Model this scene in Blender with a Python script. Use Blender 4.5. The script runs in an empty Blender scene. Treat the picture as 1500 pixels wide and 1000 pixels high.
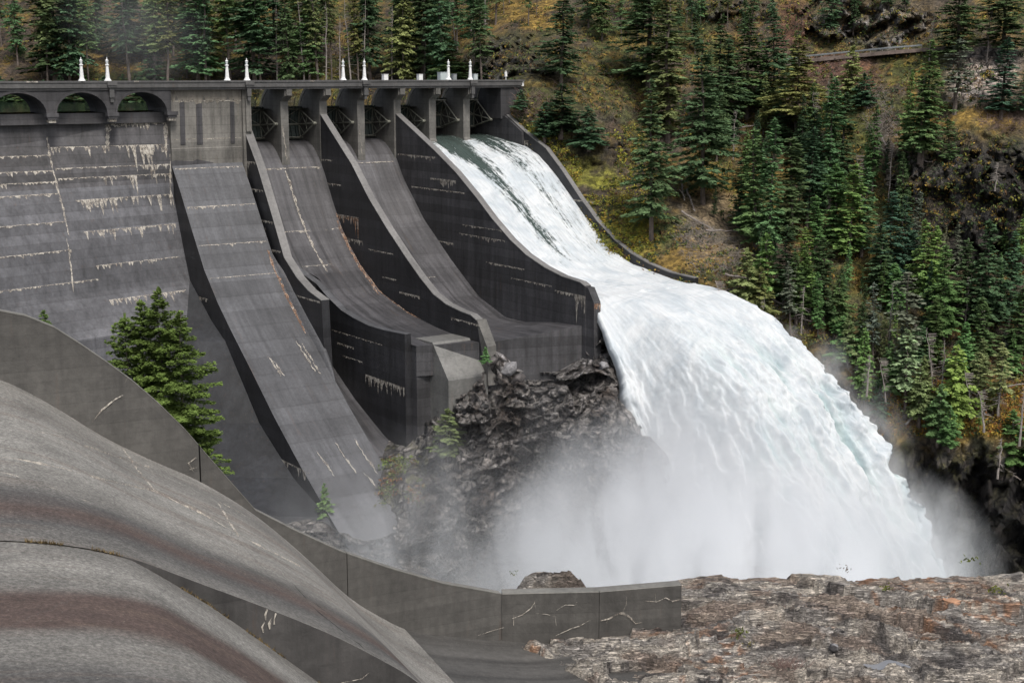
import bpy, math, random
import numpy as np
from mathutils import Vector
C = bpy.context.scene.collection
R = math.radians
rng = np.random.RandomState(7)

# ---------------------------------------------------------------- camera maths
F = 2100.0
PIT = math.atan(393 / F)
SP, CP = math.sin(PIT), math.cos(PIT)
def ray(x, y):
    a = (x - 750) / F; b = (500 - y) / F
    return np.array([a, CP + b * SP, -SP + b * CP])
def atY(x, y, Y):
    r = ray(x, y); return r * (Y / r[1])
def atZ(x, y, z):
    r = ray(x, y); return r * (z / r[2])
def proj(P):
    P = np.asarray(P, float)
    w = P[..., 1] * CP - P[..., 2] * SP; v = P[..., 1] * SP + P[..., 2] * CP
    return 750 + F * P[..., 0] / w, 500 - F * v / w
# dam frame: u along the crest, d downstream, z up
_a = atY(120, 119, 247); _b = atY(690, 117, 292)
Uv = (_b - _a)[:2]; Uv = Uv / np.hypot(*Uv); Dv = np.array([Uv[1], -Uv[0]])
_r = ray(362, 118); _t = (_a[:2] @ Dv) / (_r[:2] @ Dv); O = (_r * _t)[:2]
K = 8.087
def G(u, d, z):
    u, d, z = np.broadcast_arrays(np.asarray(u, float), np.asarray(d, float), np.asarray(z, float))
    return np.stack([O[0] + Uv[0] * u + Dv[0] * d, O[1] + Uv[1] * u + Dv[1] * d, z], -1)
def PU(u, x, y):
    r = ray(x, y); base = O + Uv * u
    s = (base @ Uv) / (r[:2] @ Uv); Q = r * s
    return (Q[:2] - O) @ Dv, Q[2]
# near spillway frame
SC = 1.2
N0 = ray(0, 553); N0 = (N0 / N0[1] * 57 * SC)[:2]
TH = R(65); ND = np.array([math.sin(TH), math.cos(TH)]); NU = np.array([ND[1], -ND[0]])
def NG(t, d, z):
    t, d, z = np.broadcast_arrays(np.asarray(t, float), np.asarray(d, float), np.asarray(z, float))
    return np.stack([N0[0] + NU[0] * t + ND[0] * d, N0[1] + NU[1] * t + ND[1] * d, z], -1)
def PN(t, x, y):
    r = ray(x, y); base = N0 + NU * t
    s = (base @ NU) / (r[:2] @ NU); Q = r * s
    return (Q[:2] - N0) @ ND, Q[2]

# ---------------------------------------------------------------- numpy noise
def _h(i, j, k, s=0):
    n = (i.astype(np.int64) * 374761393 + j.astype(np.int64) * 668265263 + k.astype(np.int64) * 2147483647 + s * 974634777) & 0xffffffff
    n = ((n ^ (n >> 13)) * 1274126177) & 0xffffffff
    n = ((n ^ (n >> 16)) * 2246822519) & 0xffffffff
    return ((n ^ (n >> 15)) & 0xffffff) / float(0xffffff)
def vn(P, s=0):
    P = np.asarray(P, float); i = np.floor(P); f = P - i; f = f * f * (3 - 2 * f)
    x, y, z = i[..., 0], i[..., 1], i[..., 2]
    out = 0
    for a in (0, 1):
        for b in (0, 1):
            for c in (0, 1):
                w = (f[..., 0] if a else 1 - f[..., 0]) * (f[..., 1] if b else 1 - f[..., 1]) * (f[..., 2] if c else 1 - f[..., 2])
                out = out + w * _h(x + a, y + b, z + c, s)
    return out
def fbm(P, o=4, s=0, g=.5):
    P = np.asarray(P, float); a = 1; t = 0; n = 0
    for k in range(o):
        t = t + a * vn(P * 2 ** k + k * 17.3, s + k); n += a; a *= g
    return t / n
def ridge(P, o=4, s=0):
    a = 1; t = 0; n = 0
    for k in range(o):
        t = t + a * (1 - np.abs(2 * vn(P * 2 ** k + k * 9.1, s + k) - 1)); n += a; a *= .5
    return t / n
def worley(P, s=0):
    P = np.asarray(P, float); i = np.floor(P); f = P - i
    d1 = np.full(P.shape[:-1], 9.); idv = np.zeros(P.shape[:-1])
    for a in (-1, 0, 1):
        for b in (-1, 0, 1):
            for c in (-1, 0, 1):
                ci = i + np.array([a, b, c])
                q = [_h(ci[..., 0], ci[..., 1], ci[..., 2], s + m) for m in (1, 2, 3)]
                dd = (a + q[0] - f[..., 0]) ** 2 + (b + q[1] - f[..., 1]) ** 2 + (c + q[2] - f[..., 2]) ** 2
                m = dd < d1; idv = np.where(m, _h(ci[..., 0], ci[..., 1], ci[..., 2], s + 9), idv); d1 = np.where(m, dd, d1)
    return np.sqrt(d1), idv
def facet(P, s=0, tilt=1.0):
    # broken blocks: every cell is a tilted plane at its own height
    P = np.asarray(P, float); i = np.floor(P); f = P - i
    d1 = np.full(P.shape[:-1], 9.); val = np.zeros(P.shape[:-1]); idv = np.zeros(P.shape[:-1])
    for a in (-1, 0, 1):
        for b in (-1, 0, 1):
            for c in (-1, 0, 1):
                ci = i + np.array([a, b, c]); h = lambda m: _h(ci[..., 0], ci[..., 1], ci[..., 2], s + m)
                ox, oy, oz = a + h(1) - f[..., 0], b + h(2) - f[..., 1], c + h(3) - f[..., 2]
                dd = ox ** 2 + oy ** 2 + oz ** 2; m = dd < d1
                v = h(9) - .5 + tilt * (ox * (h(5) - .5) + oy * (h(6) - .5) + oz * (h(7) - .5)) * 2
                val = np.where(m, v, val); idv = np.where(m, h(9), idv); d1 = np.where(m, dd, d1)
    return val, idv
def sst(a, b, x):
    t = np.clip((x - a) / (b - a), 0, 1); return t * t * (3 - 2 * t)

# ---------------------------------------------------------------- mesh builder
class MB:
    def __init__(s): s.v = []; s.f = []; s.m = []
    def add(s, vs, fs, m=0):
        o = len(s.v); s.v += [tuple(map(float, v)) for v in vs]
        for f in fs: s.f.append(tuple(i + o for i in f)); s.m.append(m)
    def hexa(s, p, m=0):       # 8 points, bottom ring 0-3, top ring 4-7
        s.add(p, [(0, 3, 2, 1), (4, 5, 6, 7), (0, 1, 5, 4), (1, 2, 6, 5), (2, 3, 7, 6), (3, 0, 4, 7)], m)
    def boxu(s, u0, u1, d0, d1, z0, z1, m=0, fr=None):
        g = fr or G
        s.hexa([g(u0, d0, z0), g(u1, d0, z0), g(u1, d1, z0), g(u0, d1, z0), g(u0, d0, z1), g(u1, d0, z1), g(u1, d1, z1), g(u0, d1, z1)], m)
    def extr(s, poly, u0, u1, m=0, fr=None):   # (d,z) outline extruded over u0..u1; ends may be functions
        g = fr or G; n = len(poly)
        a = [g(u0(d, z) if callable(u0) else u0, d, z) for d, z in poly]; b = [g(u1(d, z) if callable(u1) else u1, d, z) for d, z in poly]
        s.add(a + b, [tuple(range(n)), tuple(range(2 * n - 1, n - 1, -1))] + [(i, i + n, (i + 1) % n + n, (i + 1) % n) for i in range(n)], m)
    def extrd(s, poly, d0, d1, m=0):           # (u,z) outline extruded along d
        n = len(poly); a = [G(u, d0, z) for u, z in poly]; b = [G(u, d1, z) for u, z in poly]
        s.add(a + b, [tuple(range(n)), tuple(range(2 * n - 1, n - 1, -1))] + [(i, i + n, (i + 1) % n + n, (i + 1) % n) for i in range(n)], m)
    def tube(s, p, r, n=6, m=0, cap=True):
        p = [Vector(q) for q in p]; vs = []; N = len(p)
        rr = r if hasattr(r, '__len__') else [r] * N
        for i in range(N):
            t = (p[min(i + 1, N - 1)] - p[max(i - 1, 0)]).normalized()
            a = t.cross(Vector((0, 0, 1)) if abs(t.z) < .95 else Vector((1, 0, 0))).normalized(); b = t.cross(a)
            for k in range(n):
                an = 2 * math.pi * k / n; vs.append(p[i] + (a * math.cos(an) + b * math.sin(an)) * rr[i])
        fs = [(i * n + k, i * n + (k + 1) % n, (i + 1) * n + (k + 1) % n, (i + 1) * n + k) for i in range(N - 1) for k in range(n)]
        if cap: fs += [tuple(range(n - 1, -1, -1)), tuple((N - 1) * n + k for k in range(n))]
        s.add(vs, fs, m)
    def lathe(s, prof, n=12, m=0, o=(0, 0, 0)):
        vs = []; N = len(prof)
        for r, z in prof:
            for k in range(n):
                an = 2 * math.pi * (k + .5) / n; vs.append((o[0] + r * math.cos(an), o[1] + r * math.sin(an), o[2] + z))
        fs = [(i * n + k, i * n + (k + 1) % n, (i + 1) * n + (k + 1) % n, (i + 1) * n + k) for i in range(N - 1) for k in range(n)]
        fs += [tuple(range(n - 1, -1, -1)), tuple((N - 1) * n + k for k in range(n))]
        s.add(vs, fs, m)
    def grid(s, P, m=0, flip=False):
        a, b = P.shape[:2]; o = len(s.v); s.v += [tuple(v) for v in P.reshape(-1, 3).tolist()]
        for i in range(a - 1):
            for j in range(b - 1):
                q = (o + i * b + j, o + i * b + j + 1, o + (i + 1) * b + j + 1, o + (i + 1) * b + j)
                s.f.append(q[::-1] if flip else q); s.m.append(m)
    def build(s, name, mats, parent=None, smooth=False, origin=None):
        if origin is None: origin = (0, 0, 0)
        vs = [(v[0] - origin[0], v[1] - origin[1], v[2] - origin[2]) for v in s.v]
        me = bpy.data.meshes.new(name); me.from_pydata(vs, [], s.f)
        mats = mats if isinstance(mats, (list, tuple)) else [mats]
        for m in mats: me.materials.append(m)
        me.polygons.foreach_set('material_index', s.m)
        if smooth: me.polygons.foreach_set('use_smooth', [True] * len(s.f))
        me.update()
        o = bpy.data.objects.new(name, me); C.objects.link(o); o.location = origin
        if parent:
            o.parent = parent; q = Vector(origin); p_ = parent
            while p_ is not None: q = q - p_.location; p_ = p_.parent
            o.location = q
        return o
def fastmesh(name, V, Q, mats, mi=None, attrs=None, smooth=True, parent=None):
    V = np.asarray(V, np.float32).reshape(-1, 3); Q = np.asarray(Q, np.int32); k = Q.shape[1]
    me = bpy.data.meshes.new(name); me.vertices.add(len(V)); me.vertices.foreach_set('co', V.ravel())
    me.loops.add(Q.size); me.loops.foreach_set('vertex_index', Q.ravel())
    me.polygons.add(len(Q)); me.polygons.foreach_set('loop_start', np.arange(0, Q.size, k, dtype=np.int32))
    me.update(calc_edges=True)
    if smooth: me.polygons.foreach_set('use_smooth', np.ones(len(Q), bool))
    for m in (mats if isinstance(mats, (list, tuple)) else [mats]): me.materials.append(m)
    if mi is not None: me.polygons.foreach_set('material_index', np.asarray(mi, np.int32))
    for n, a in (attrs or {}).items():
        a = np.asarray(a, np.float32)
        if a.ndim == 1:
            t = me.attributes.new(n, 'FLOAT', 'POINT'); t.data.foreach_set('value', a)
        else:
            if a.shape[1] == 3: a = np.concatenate([a, np.ones((len(a), 1), np.float32)], 1)
            t = me.attributes.new(n, 'FLOAT_COLOR', 'POINT'); t.data.foreach_set('color', a.ravel())
    me.update()
    o = bpy.data.objects.new(name, me); C.objects.link(o)
    if parent: o.parent = parent
    return o
def gridq(a, b):
    i = np.arange(a - 1)[:, None] * b + np.arange(b - 1)[None]; i = i.ravel()
    return np.stack([i, i + 1, i + b + 1, i + b], 1)
def empty(name, loc, label, cat, group=None):
    o = bpy.data.objects.new(name, None); C.objects.link(o); o.location = tuple(map(float, loc)); o.empty_display_size = .1
    o['label'] = label; o['category'] = cat
    if group: o['group'] = group
    return o
def tag(o, label, cat, group=None, kind=None):
    if label: o['label'] = label
    if cat: o['category'] = cat
    if group: o['group'] = group
    if kind: o['kind'] = kind
    return o

# ---------------------------------------------------------------- materials
class NT:
    def __init__(s, name):
        s.mat = bpy.data.materials.new(name); s.mat.use_nodes = True; s.t = s.mat.node_tree
        for n in list(s.t.nodes): s.t.nodes.remove(n)
        s.out = s.n('ShaderNodeOutputMaterial')
    def n(s, ty, **kw):
        x = s.t.nodes.new(ty)
        for k, v in kw.items(): setattr(x, k, v)
        return x
    def L(s, a, b): s.t.links.new(a, b)
    def put(s, sock, v):
        if hasattr(v, 'links'): s.L(v, sock)
        elif isinstance(v, (tuple, list)) and len(v) == 3 and sock.type == 'RGBA': sock.default_value = (*v, 1)
        else: sock.default_value = v
    def math(s, op, a, b=0.0, clamp=False):
        x = s.n('ShaderNodeMath', operation=op); x.use_clamp = clamp; s.put(x.inputs[0], a); s.put(x.inputs[1], b); return x.outputs[0]
    def vm(s, op, a, b):
        x = s.n('ShaderNodeVectorMath', operation=op); s.put(x.inputs[0], a); s.put(x.inputs[1], b)
        return x.outputs['Value'] if op == 'DOT_PRODUCT' else x.outputs[0]
    def pos(s): return s.n('ShaderNodeNewGeometry').outputs['Position']
    def objc(s): return s.n('ShaderNodeTexCoord').outputs['Object']
    def comb(s, x, y, z):
        c = s.n('ShaderNodeCombineXYZ'); s.put(c.inputs[0], x); s.put(c.inputs[1], y); s.put(c.inputs[2], z); return c.outputs[0]
    def sep(s, v): x = s.n('ShaderNodeSeparateXYZ'); s.L(v, x.inputs[0]); return x.outputs
    def noise(s, v, sc, det=4, rough=.55, dist=0.0):
        x = s.n('ShaderNodeTexNoise'); s.put(x.inputs['Vector'], v); x.inputs['Scale'].default_value = sc; x.inputs['Detail'].default_value = det
        x.inputs['Roughness'].default_value = rough; x.inputs['Distortion'].default_value = dist; return x.outputs[0]
    def vor(s, v, sc, feat='F1'):
        x = s.n('ShaderNodeTexVoronoi', feature=feat); s.put(x.inputs['Vector'], v); x.inputs['Scale'].default_value = sc; return x.outputs['Distance']
    def ramp(s, fac, stops, interp='LINEAR'):
        x = s.n('ShaderNodeValToRGB'); s.put(x.inputs[0], fac); e = x.color_ramp.elements; x.color_ramp.interpolation = interp
        while len(e) < len(stops): e.new(.5)
        for q, (p, c) in zip(e, stops): q.position = p; q.color = (*c, 1) if hasattr(c, '__len__') else (c, c, c, 1)
        return x.outputs[0]
    def mix(s, f, a, b, mode='MIX'):
        x = s.n('ShaderNodeMix', data_type='RGBA', blend_type=mode); s.put(x.inputs[0], f); s.put(x.inputs[6], a); s.put(x.inputs[7], b); return x.outputs[2]
    def bump(s, h, st=.3, dist=.1):
        x = s.n('ShaderNodeBump'); x.inputs['Strength'].default_value = st; x.inputs['Distance'].default_value = dist; s.put(x.inputs['Height'], h); return x.outputs[0]
    def attr(s, name, col=True): x = s.n('ShaderNodeAttribute', attribute_name=name); return x.outputs['Color' if col else 'Fac']
    def bsdf(s, col, rough=.9, nor=None, **kw):
        b = s.n('ShaderNodeBsdfPrincipled'); s.put(b.inputs['Base Color'], col); s.put(b.inputs['Roughness'], rough)
        if nor is not None: s.L(nor, b.inputs['Normal'])
        for k, v in kw.items(): s.put(b.inputs[k], v)
        return b.outputs[0]
    def done(s, sh): s.L(sh, s.out.inputs[0]); return s.mat

def frame_nodes(t, frame):
    p = t.pos()
    if frame == 'dam': a, b = Uv, Dv
    else: a, b = NU, ND
    ua = t.vm('DOT_PRODUCT', p, (a[0], a[1], 0.)); da = t.vm('DOT_PRODUCT', p, (b[0], b[1], 0.)); z = t.sep(p)[2]
    return p, ua, da, z
def concrete(name, base, streak=.5, lift=.25, flow=False, frame='dam', blot=.4, stain=(.12, .07, .045), stain_amt=.12, rough=.85, fine=1.0, lifth=1.53, speck=0.0):
    t = NT(name); p, ua, da, z = frame_nodes(t, frame)
    if flow:
        sv = t.comb(t.math('MULTIPLY', ua, .9), t.math('MULTIPLY', da, .05), t.math('MULTIPLY', z, .05))
        lc = t.math('MULTIPLY', z, .45)
    else:
        sv = t.comb(t.math('MULTIPLY', ua, .8), t.math('MULTIPLY', da, .8), t.math('MULTIPLY', z, .07))
        lc = t.math('DIVIDE', z, lifth)
    s1 = t.noise(sv, 1.0, 6, .65, .3); s1 = t.ramp(s1, [(.25, 1 - streak), (.5, 1.0), (.78, 1 + streak * .9)])
    b1 = t.noise(p, .11, 5, .6); b1 = t.ramp(b1, [(.25, 1 - blot), (.5, 1), (.75, 1 + blot)])
    f1 = t.noise(p, 2.2, 6, .7); f1 = t.ramp(f1, [(.2, 1 - .3 * fine), (.8, 1 + .3 * fine)])
    # lifts: each pour has its own value and a thin joint, slightly wavy
    wob = t.math('MULTIPLY', t.noise(p, .7, 2), .08); lz = t.math('ADD', lc, wob)
    fl = t.math('FLOOR', lz); wn = t.n('ShaderNodeTexWhiteNoise', noise_dimensions='1D'); t.L(fl, wn.inputs['W'])
    lv = t.ramp(wn.outputs[0], [(0, 1 - lift), (1, 1 + lift)])
    fr = t.math('FRACT', lz); jl = t.ramp(fr, [(0, 1 - lift * 1.4), (.035, 1 - lift), (.07, 1.0), (.9, 1.0), (1, 1 - lift * .6)])
    c = t.mix(1, (*base,), s1, 'MULTIPLY'); c = t.mix(1, c, b1, 'MULTIPLY'); c = t.mix(1, c, f1, 'MULTIPLY'); c = t.mix(1, c, lv, 'MULTIPLY'); c = t.mix(1, c, jl, 'MULTIPLY')
    sm = t.noise(sv, 2.1, 5, .7); sm = t.ramp(sm, [(.6, 0), (.8, stain_amt * 4)])
    c = t.mix(sm, c, stain)
    if speck:
        sp = t.noise(p, 9, 3, .8); sp = t.ramp(sp, [(.58, 0), (.72, speck)]); c = t.mix(sp, c, (.5, .48, .43))
    h = t.math('ADD', t.noise(p, 3, 6, .7), t.math('MULTIPLY', jl, .6))
    return t.done(t.bsdf(c, t.math('SUBTRACT', rough, t.math('MULTIPLY', t.noise(p, .3, 3), .3)), t.bump(h, .5, .06)))

M = {}
M['face'] = concrete('face_concrete', (.056, .054, .057), .6, .3, blot=.4)
M['face2'] = concrete('paler_face_concrete', (.085, .085, .092), .45, .18, blot=.35)
M['toe'] = concrete('dark_toe_concrete', (.017, .018, .021), .6, .05, blot=.6, lifth=6)  # much darker and slightly bluer than the face concrete
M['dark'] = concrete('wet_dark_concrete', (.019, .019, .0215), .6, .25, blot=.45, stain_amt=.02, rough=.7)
M['side'] = concrete('weathered_side_concrete', (.046, .045, .048), .55, .25, blot=.45)
M['pier'] = concrete('pier_concrete', (.12, .115, .105), .4, .14, blot=.3, lifth=1.2, stain_amt=.08)
M['top'] = concrete('coping_concrete', (.16, .155, .15), .3, .05, flow=True, blot=.35)
M['deck'] = concrete('deck_concrete', (.085, .083, .082), .3, .05, blot=.25)
M['block'] = concrete('stained_block_concrete', (.15, .142, .128), .65, .2, blot=.4, stain_amt=.2, stain=(.16, .13, .09))
M['block2'] = concrete('pale_block_concrete', (.2, .18, .15), .5, .1, blot=.4, stain_amt=.2, stain=(.3, .27, .2))
M['slab'] = concrete('slab_concrete', (.08, .081, .087), .4, .16, flow=True, blot=.35)
M['floor'] = concrete('chute_floor_concrete', (.064, .062, .066), .8, .12, flow=True, blot=.4, stain=(.12, .085, .06), stain_amt=.16, rough=.7)
M['nearwall'] = concrete('near_wall_concrete', (.078, .074, .068), .35, .1, frame='near', blot=.3, lifth=.6)
M['neardark'] = concrete('near_riser_concrete', (.055, .052, .05), .5, .1, frame='near', blot=.5)
M['neartop'] = concrete('near_coping_concrete', (.17, .165, .15), .2, .03, frame='near', blot=.25)

def m_deposit(name, a, b):
    t = NT(name); p, ua, da, z = frame_nodes(t, 'dam'); n = t.noise(p, .9, 5, .7)
    st = t.noise(t.comb(t.math('MULTIPLY', ua, 5.), t.math('MULTIPLY', da, 5.), t.math('MULTIPLY', z, .7)), 1.0, 5, .8)
    sh = t.bsdf(t.ramp(n, [(.3, a), (.5, b), (.75, (.5, .47, .42))]), .9); tr = t.n('ShaderNodeBsdfTransparent'); m = t.n('ShaderNodeMixShader')
    t.L(t.ramp(t.math('ADD', t.math('MULTIPLY', st, .7), t.math('MULTIPLY', n, .35)), [(.44, .08), (.6, .95)]), m.inputs[0]); t.L(tr.outputs[0], m.inputs[1]); t.L(sh, m.inputs[2])
    return t.done(m.outputs[0])
M['lime'] = m_deposit('lime_deposit', (.2, .15, .115), (.46, .42, .36))
M['rust'] = m_deposit('rust_deposit', (.16, .055, .02), (.3, .17, .1))

def m_simple(name, col, rough=.6, var=.25, sc=3., metal=0.):
    t = NT(name); p = t.objc(); n = t.noise(p, sc, 5, .65)
    return t.done(t.bsdf(t.mix(1, col, t.ramp(n, [(.3, 1 - var), (.7, 1 + var)]), 'MULTIPLY'), rough, t.bump(n, .2, .02), Metallic=metal))
M['white'] = m_simple('white_paint', (.75, .75, .74), .5, .12)
M['glass'] = m_simple('lamp_glass', (.55, .58, .58), .25, .1)
M['steel'] = m_simple('gate_steel', (.2, .2, .165), .6, .4, 2)
M['plate'] = m_simple('gate_plate', (.05, .065, .058), .6, .5, 1.5)
M['galv'] = m_simple('galvanised_steel', (.3, .32, .33), .45, .2, 2, .3)
M['cab'] = m_simple('cabinet_paint', (.45, .5, .5), .5, .1)

# near chute, staining bands that run with the flow
def m_near():
    t = NT('near_chute_concrete'); p, ua, da, z = frame_nodes(t, 'near')
    tt = t.math('SUBTRACT', ua, float(N0 @ NU)); dd = t.math('SUBTRACT', da, float(N0 @ ND))
    wv = t.comb(t.math('MULTIPLY', tt, .35), t.math('MULTIPLY', dd, .12), t.math('MULTIPLY', z, .12))
    w = t.math('MULTIPLY', t.math('SUBTRACT', t.noise(wv, .8, 3), .5), 3.0)
    tw = t.math('ADD', tt, w)
    f = t.math('DIVIDE', tw, 50.0)
    g = (.215, .207, .19); g2 = (.16, .153, .14); dk = (.078, .075, .072); br = (.075, .052, .044); bk = (.045, .042, .04)
    c = t.ramp(f, [(0, g), (.1, g2), (.18, g), (.3, g), (.355, g2), (.385, dk), (.42, br), (.45, dk), (.5, g2), (.545, g), (.575, g2), (.60, br), (.655, br), (.675, g2), (.70, g2), (.73, dk), (.78, bk), (.84, br), (.88, dk), (.93, g2)])
    st = t.noise(t.comb(t.math('MULTIPLY', tt, 1.6), t.math('MULTIPLY', dd, .07), t.math('MULTIPLY', z, .07)), 1.0, 7, .7, .2)
    c = t.mix(1, c, t.ramp(st, [(.25, .82), (.5, 1), (.75, 1.14)]), 'MULTIPLY'); sf = t.noise(t.comb(t.math('MULTIPLY', tt, 5.5), t.math('MULTIPLY', dd, .16), 0.), 1.0, 5, .75, .4); c = t.mix(1, c, t.ramp(sf, [(.3, .84), (.5, 1), (.7, 1.1)]), 'MULTIPLY'); bs = t.noise(t.comb(t.math('MULTIPLY', tt, .5), t.math('MULTIPLY', dd, .05), 3.), 1.0, 6, .7); c = t.mix(t.ramp(bs, [(.52, 0), (.66, .6)]), c, (.12, .085, .066))
    b = t.noise(p, .35, 8, .75, .6); c = t.mix(1, c, t.ramp(b, [(.28, .6), (.5, 1), (.72, 1.3)]), 'MULTIPLY'); wc = t.vor(t.vm('ADD', p, t.vm('MULTIPLY', t.comb(b, b, b), (3., 3., 3.))), .16, 'DISTANCE_TO_EDGE'); c = t.mix(t.ramp(wc, [(0, .45), (.006, 0)]), c, (.07, .065, .06))
    sp = t.noise(p, 7, 4, .85); c = t.mix(1, c, t.ramp(sp, [(.32, .5), (.5, 1), (.66, 1.7)]), 'MULTIPLY')
    sp2 = t.ramp(t.vor(p, 4.5), [(.0, 1), (.16, 0)]); n3 = t.ramp(t.noise(p, 1.1, 3), [(.5, 0), (.6, .55)])
    c = t.mix(t.math('MULTIPLY', sp2, n3), c, (.5, .46, .38))
    return t.done(t.bsdf(c, .85, t.bump(t.noise(p, 6, 6, .8), .55, .05)))
M['near'] = m_near()
M['apron'] = concrete('apron_concrete', (.07, .067, .063), .5, .05, flow=True, frame='near', blot=.35, speck=.2)

def m_rock(name, colA=None):
    t = NT(name); p = t.pos(); c = t.attr('col'); rk = t.attr('rk', False)
    n = t.noise(p, 1.1, 9, .8); n2 = t.noise(p, .3, 6, .7)
    c = t.mix(1, c, t.ramp(n, [(.28, .2), (.45, .8), (.56, 1.2), (.75, 2.3)]), 'MULTIPLY')
    c = t.mix(1, c, t.ramp(n2, [(.3, .6), (.7, 1.4)]), 'MULTIPLY')
    # clumps of moss and litter on the soil; jointed blocks on the rock
    v = t.n('ShaderNodeTexVoronoi'); t.put(v.inputs['Vector'], p); v.inputs['Scale'].default_value = 1.3; cl = t.ramp(t.sep(v.outputs['Color'])[0], [(0, .45), (1, 1.6)])
    g1 = t.mix(1, c, cl, 'MULTIPLY')
    pw = t.vm('ADD', p, t.vm('MULTIPLY', t.comb(n2, n, n2), (.7, .7, .7))); pv = t.vm('MULTIPLY', pw, (1., 1., .5))
    cr = t.vor(pv, .45, 'DISTANCE_TO_EDGE'); crk = t.ramp(cr, [(0, .12), (.05, .6), (.12, 1)])
    cr2 = t.vor(pv, 1.6, 'DISTANCE_TO_EDGE'); crk2 = t.ramp(cr2, [(0, .45), (.06, 1)])
    vb = t.n('ShaderNodeTexVoronoi'); t.put(vb.inputs['Vector'], pv); vb.inputs['Scale'].default_value = 1.6; bl_ = t.ramp(t.sep(vb.outputs['Color'])[1], [(0, .55), (1, 1.5)])
    g2 = t.mix(1, t.mix(1, t.mix(1, c, crk, 'MULTIPLY'), crk2, 'MULTIPLY'), bl_, 'MULTIPLY')
    c = t.mix(rk, g1, g2)
    h = t.math('ADD', t.math('MULTIPLY', n, 1.2), t.math('MULTIPLY', t.math('ADD', crk, t.math('MULTIPLY', crk2, .5)), t.math('MULTIPLY', rk, .8)))
    h = t.math('ADD', h, t.math('MULTIPLY', cl, .25))
    rg = t.attr('wet', False); ro = t.math('SUBTRACT', .95, t.math('MULTIPLY', rg, .45))
    return t.done(t.bsdf(c, ro, t.bump(h, 1.0, .9)))
M['rock'] = m_rock('hillside_rock_and_moss')

def m_ledge():
    t = NT('ledge_rock'); p = t.pos(); c = t.attr('col')
    pv = t.vm('MULTIPLY', p, (.8, 2.6, 7.))
    n = t.noise(pv, .9, 9, .7, .6)
    c = t.mix(1, c, t.ramp(n, [(.28, .45), (.45, .85), (.55, 1.05), (.72, 1.4)]), 'MULTIPLY')
    n2 = t.noise(p, 6., 6, .75); c = t.mix(1, c, t.ramp(n2, [(.25, .6), (.75, 1.4)]), 'MULTIPLY')
    v = t.vor(t.vm('MULTIPLY', p, (1., 2.2, 3.)), 1.2, 'DISTANCE_TO_EDGE'); crk = t.ramp(v, [(0, .35), (.045, 1)]); c = t.mix(.7, c, t.mix(1, c, crk, 'MULTIPLY'))
    bd = t.noise(t.vm('MULTIPLY', p, (.35, 3.2, 4.)), 1.5, 6, .7, .5); bl = t.ramp(bd, [(.44, 1), (.485, .3), (.52, 1)]); c = t.mix(.85, c, t.mix(1, c, bl, 'MULTIPLY'))
    bd2 = t.noise(t.vm('MULTIPLY', p, (.9, 6., 8.)), 1.5, 5, .7, .3); bl2 = t.ramp(bd2, [(.42, 1), (.47, .45), (.51, 1.15)]); c = t.mix(.8, c, t.mix(1, c, bl2, 'MULTIPLY'))
    h = t.math('ADD', n, t.math('MULTIPLY', n2, .3)); h = t.math('ADD', h, t.math('MULTIPLY', crk, .25)); h = t.math('ADD', h, t.math('MULTIPLY', t.math('ADD', bl, bl2), .35))
    return t.done(t.bsdf(c, .9, t.bump(h, 1.0, .3)))
M['ledge'] = m_ledge()

def m_leaf(name):
    t = NT(name); oi = t.n('ShaderNodeObjectInfo'); p = t.objc()
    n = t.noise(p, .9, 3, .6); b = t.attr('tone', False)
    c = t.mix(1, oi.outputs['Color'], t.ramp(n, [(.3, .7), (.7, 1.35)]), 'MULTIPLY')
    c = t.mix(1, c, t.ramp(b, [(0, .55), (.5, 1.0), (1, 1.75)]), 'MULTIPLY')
    d = t.n('ShaderNodeBsdfDiffuse'); t.L(c, d.inputs[0]); tr = t.n('ShaderNodeBsdfTranslucent'); t.L(c, tr.inputs[0])
    m = t.n('ShaderNodeMixShader'); m.inputs[0].default_value = .22; t.L(d.outputs[0], m.inputs[1]); t.L(tr.outputs[0], m.inputs[2])
    return t.done(m.outputs[0])
M['leaf'] = m_leaf('conifer_needles')
M['bark'] = m_simple('bark', (.13, .105, .09), .95, .45, 2)
M['dead'] = m_simple('dead_wood', (.25, .22, .2), .95, .35, 2)

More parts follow.
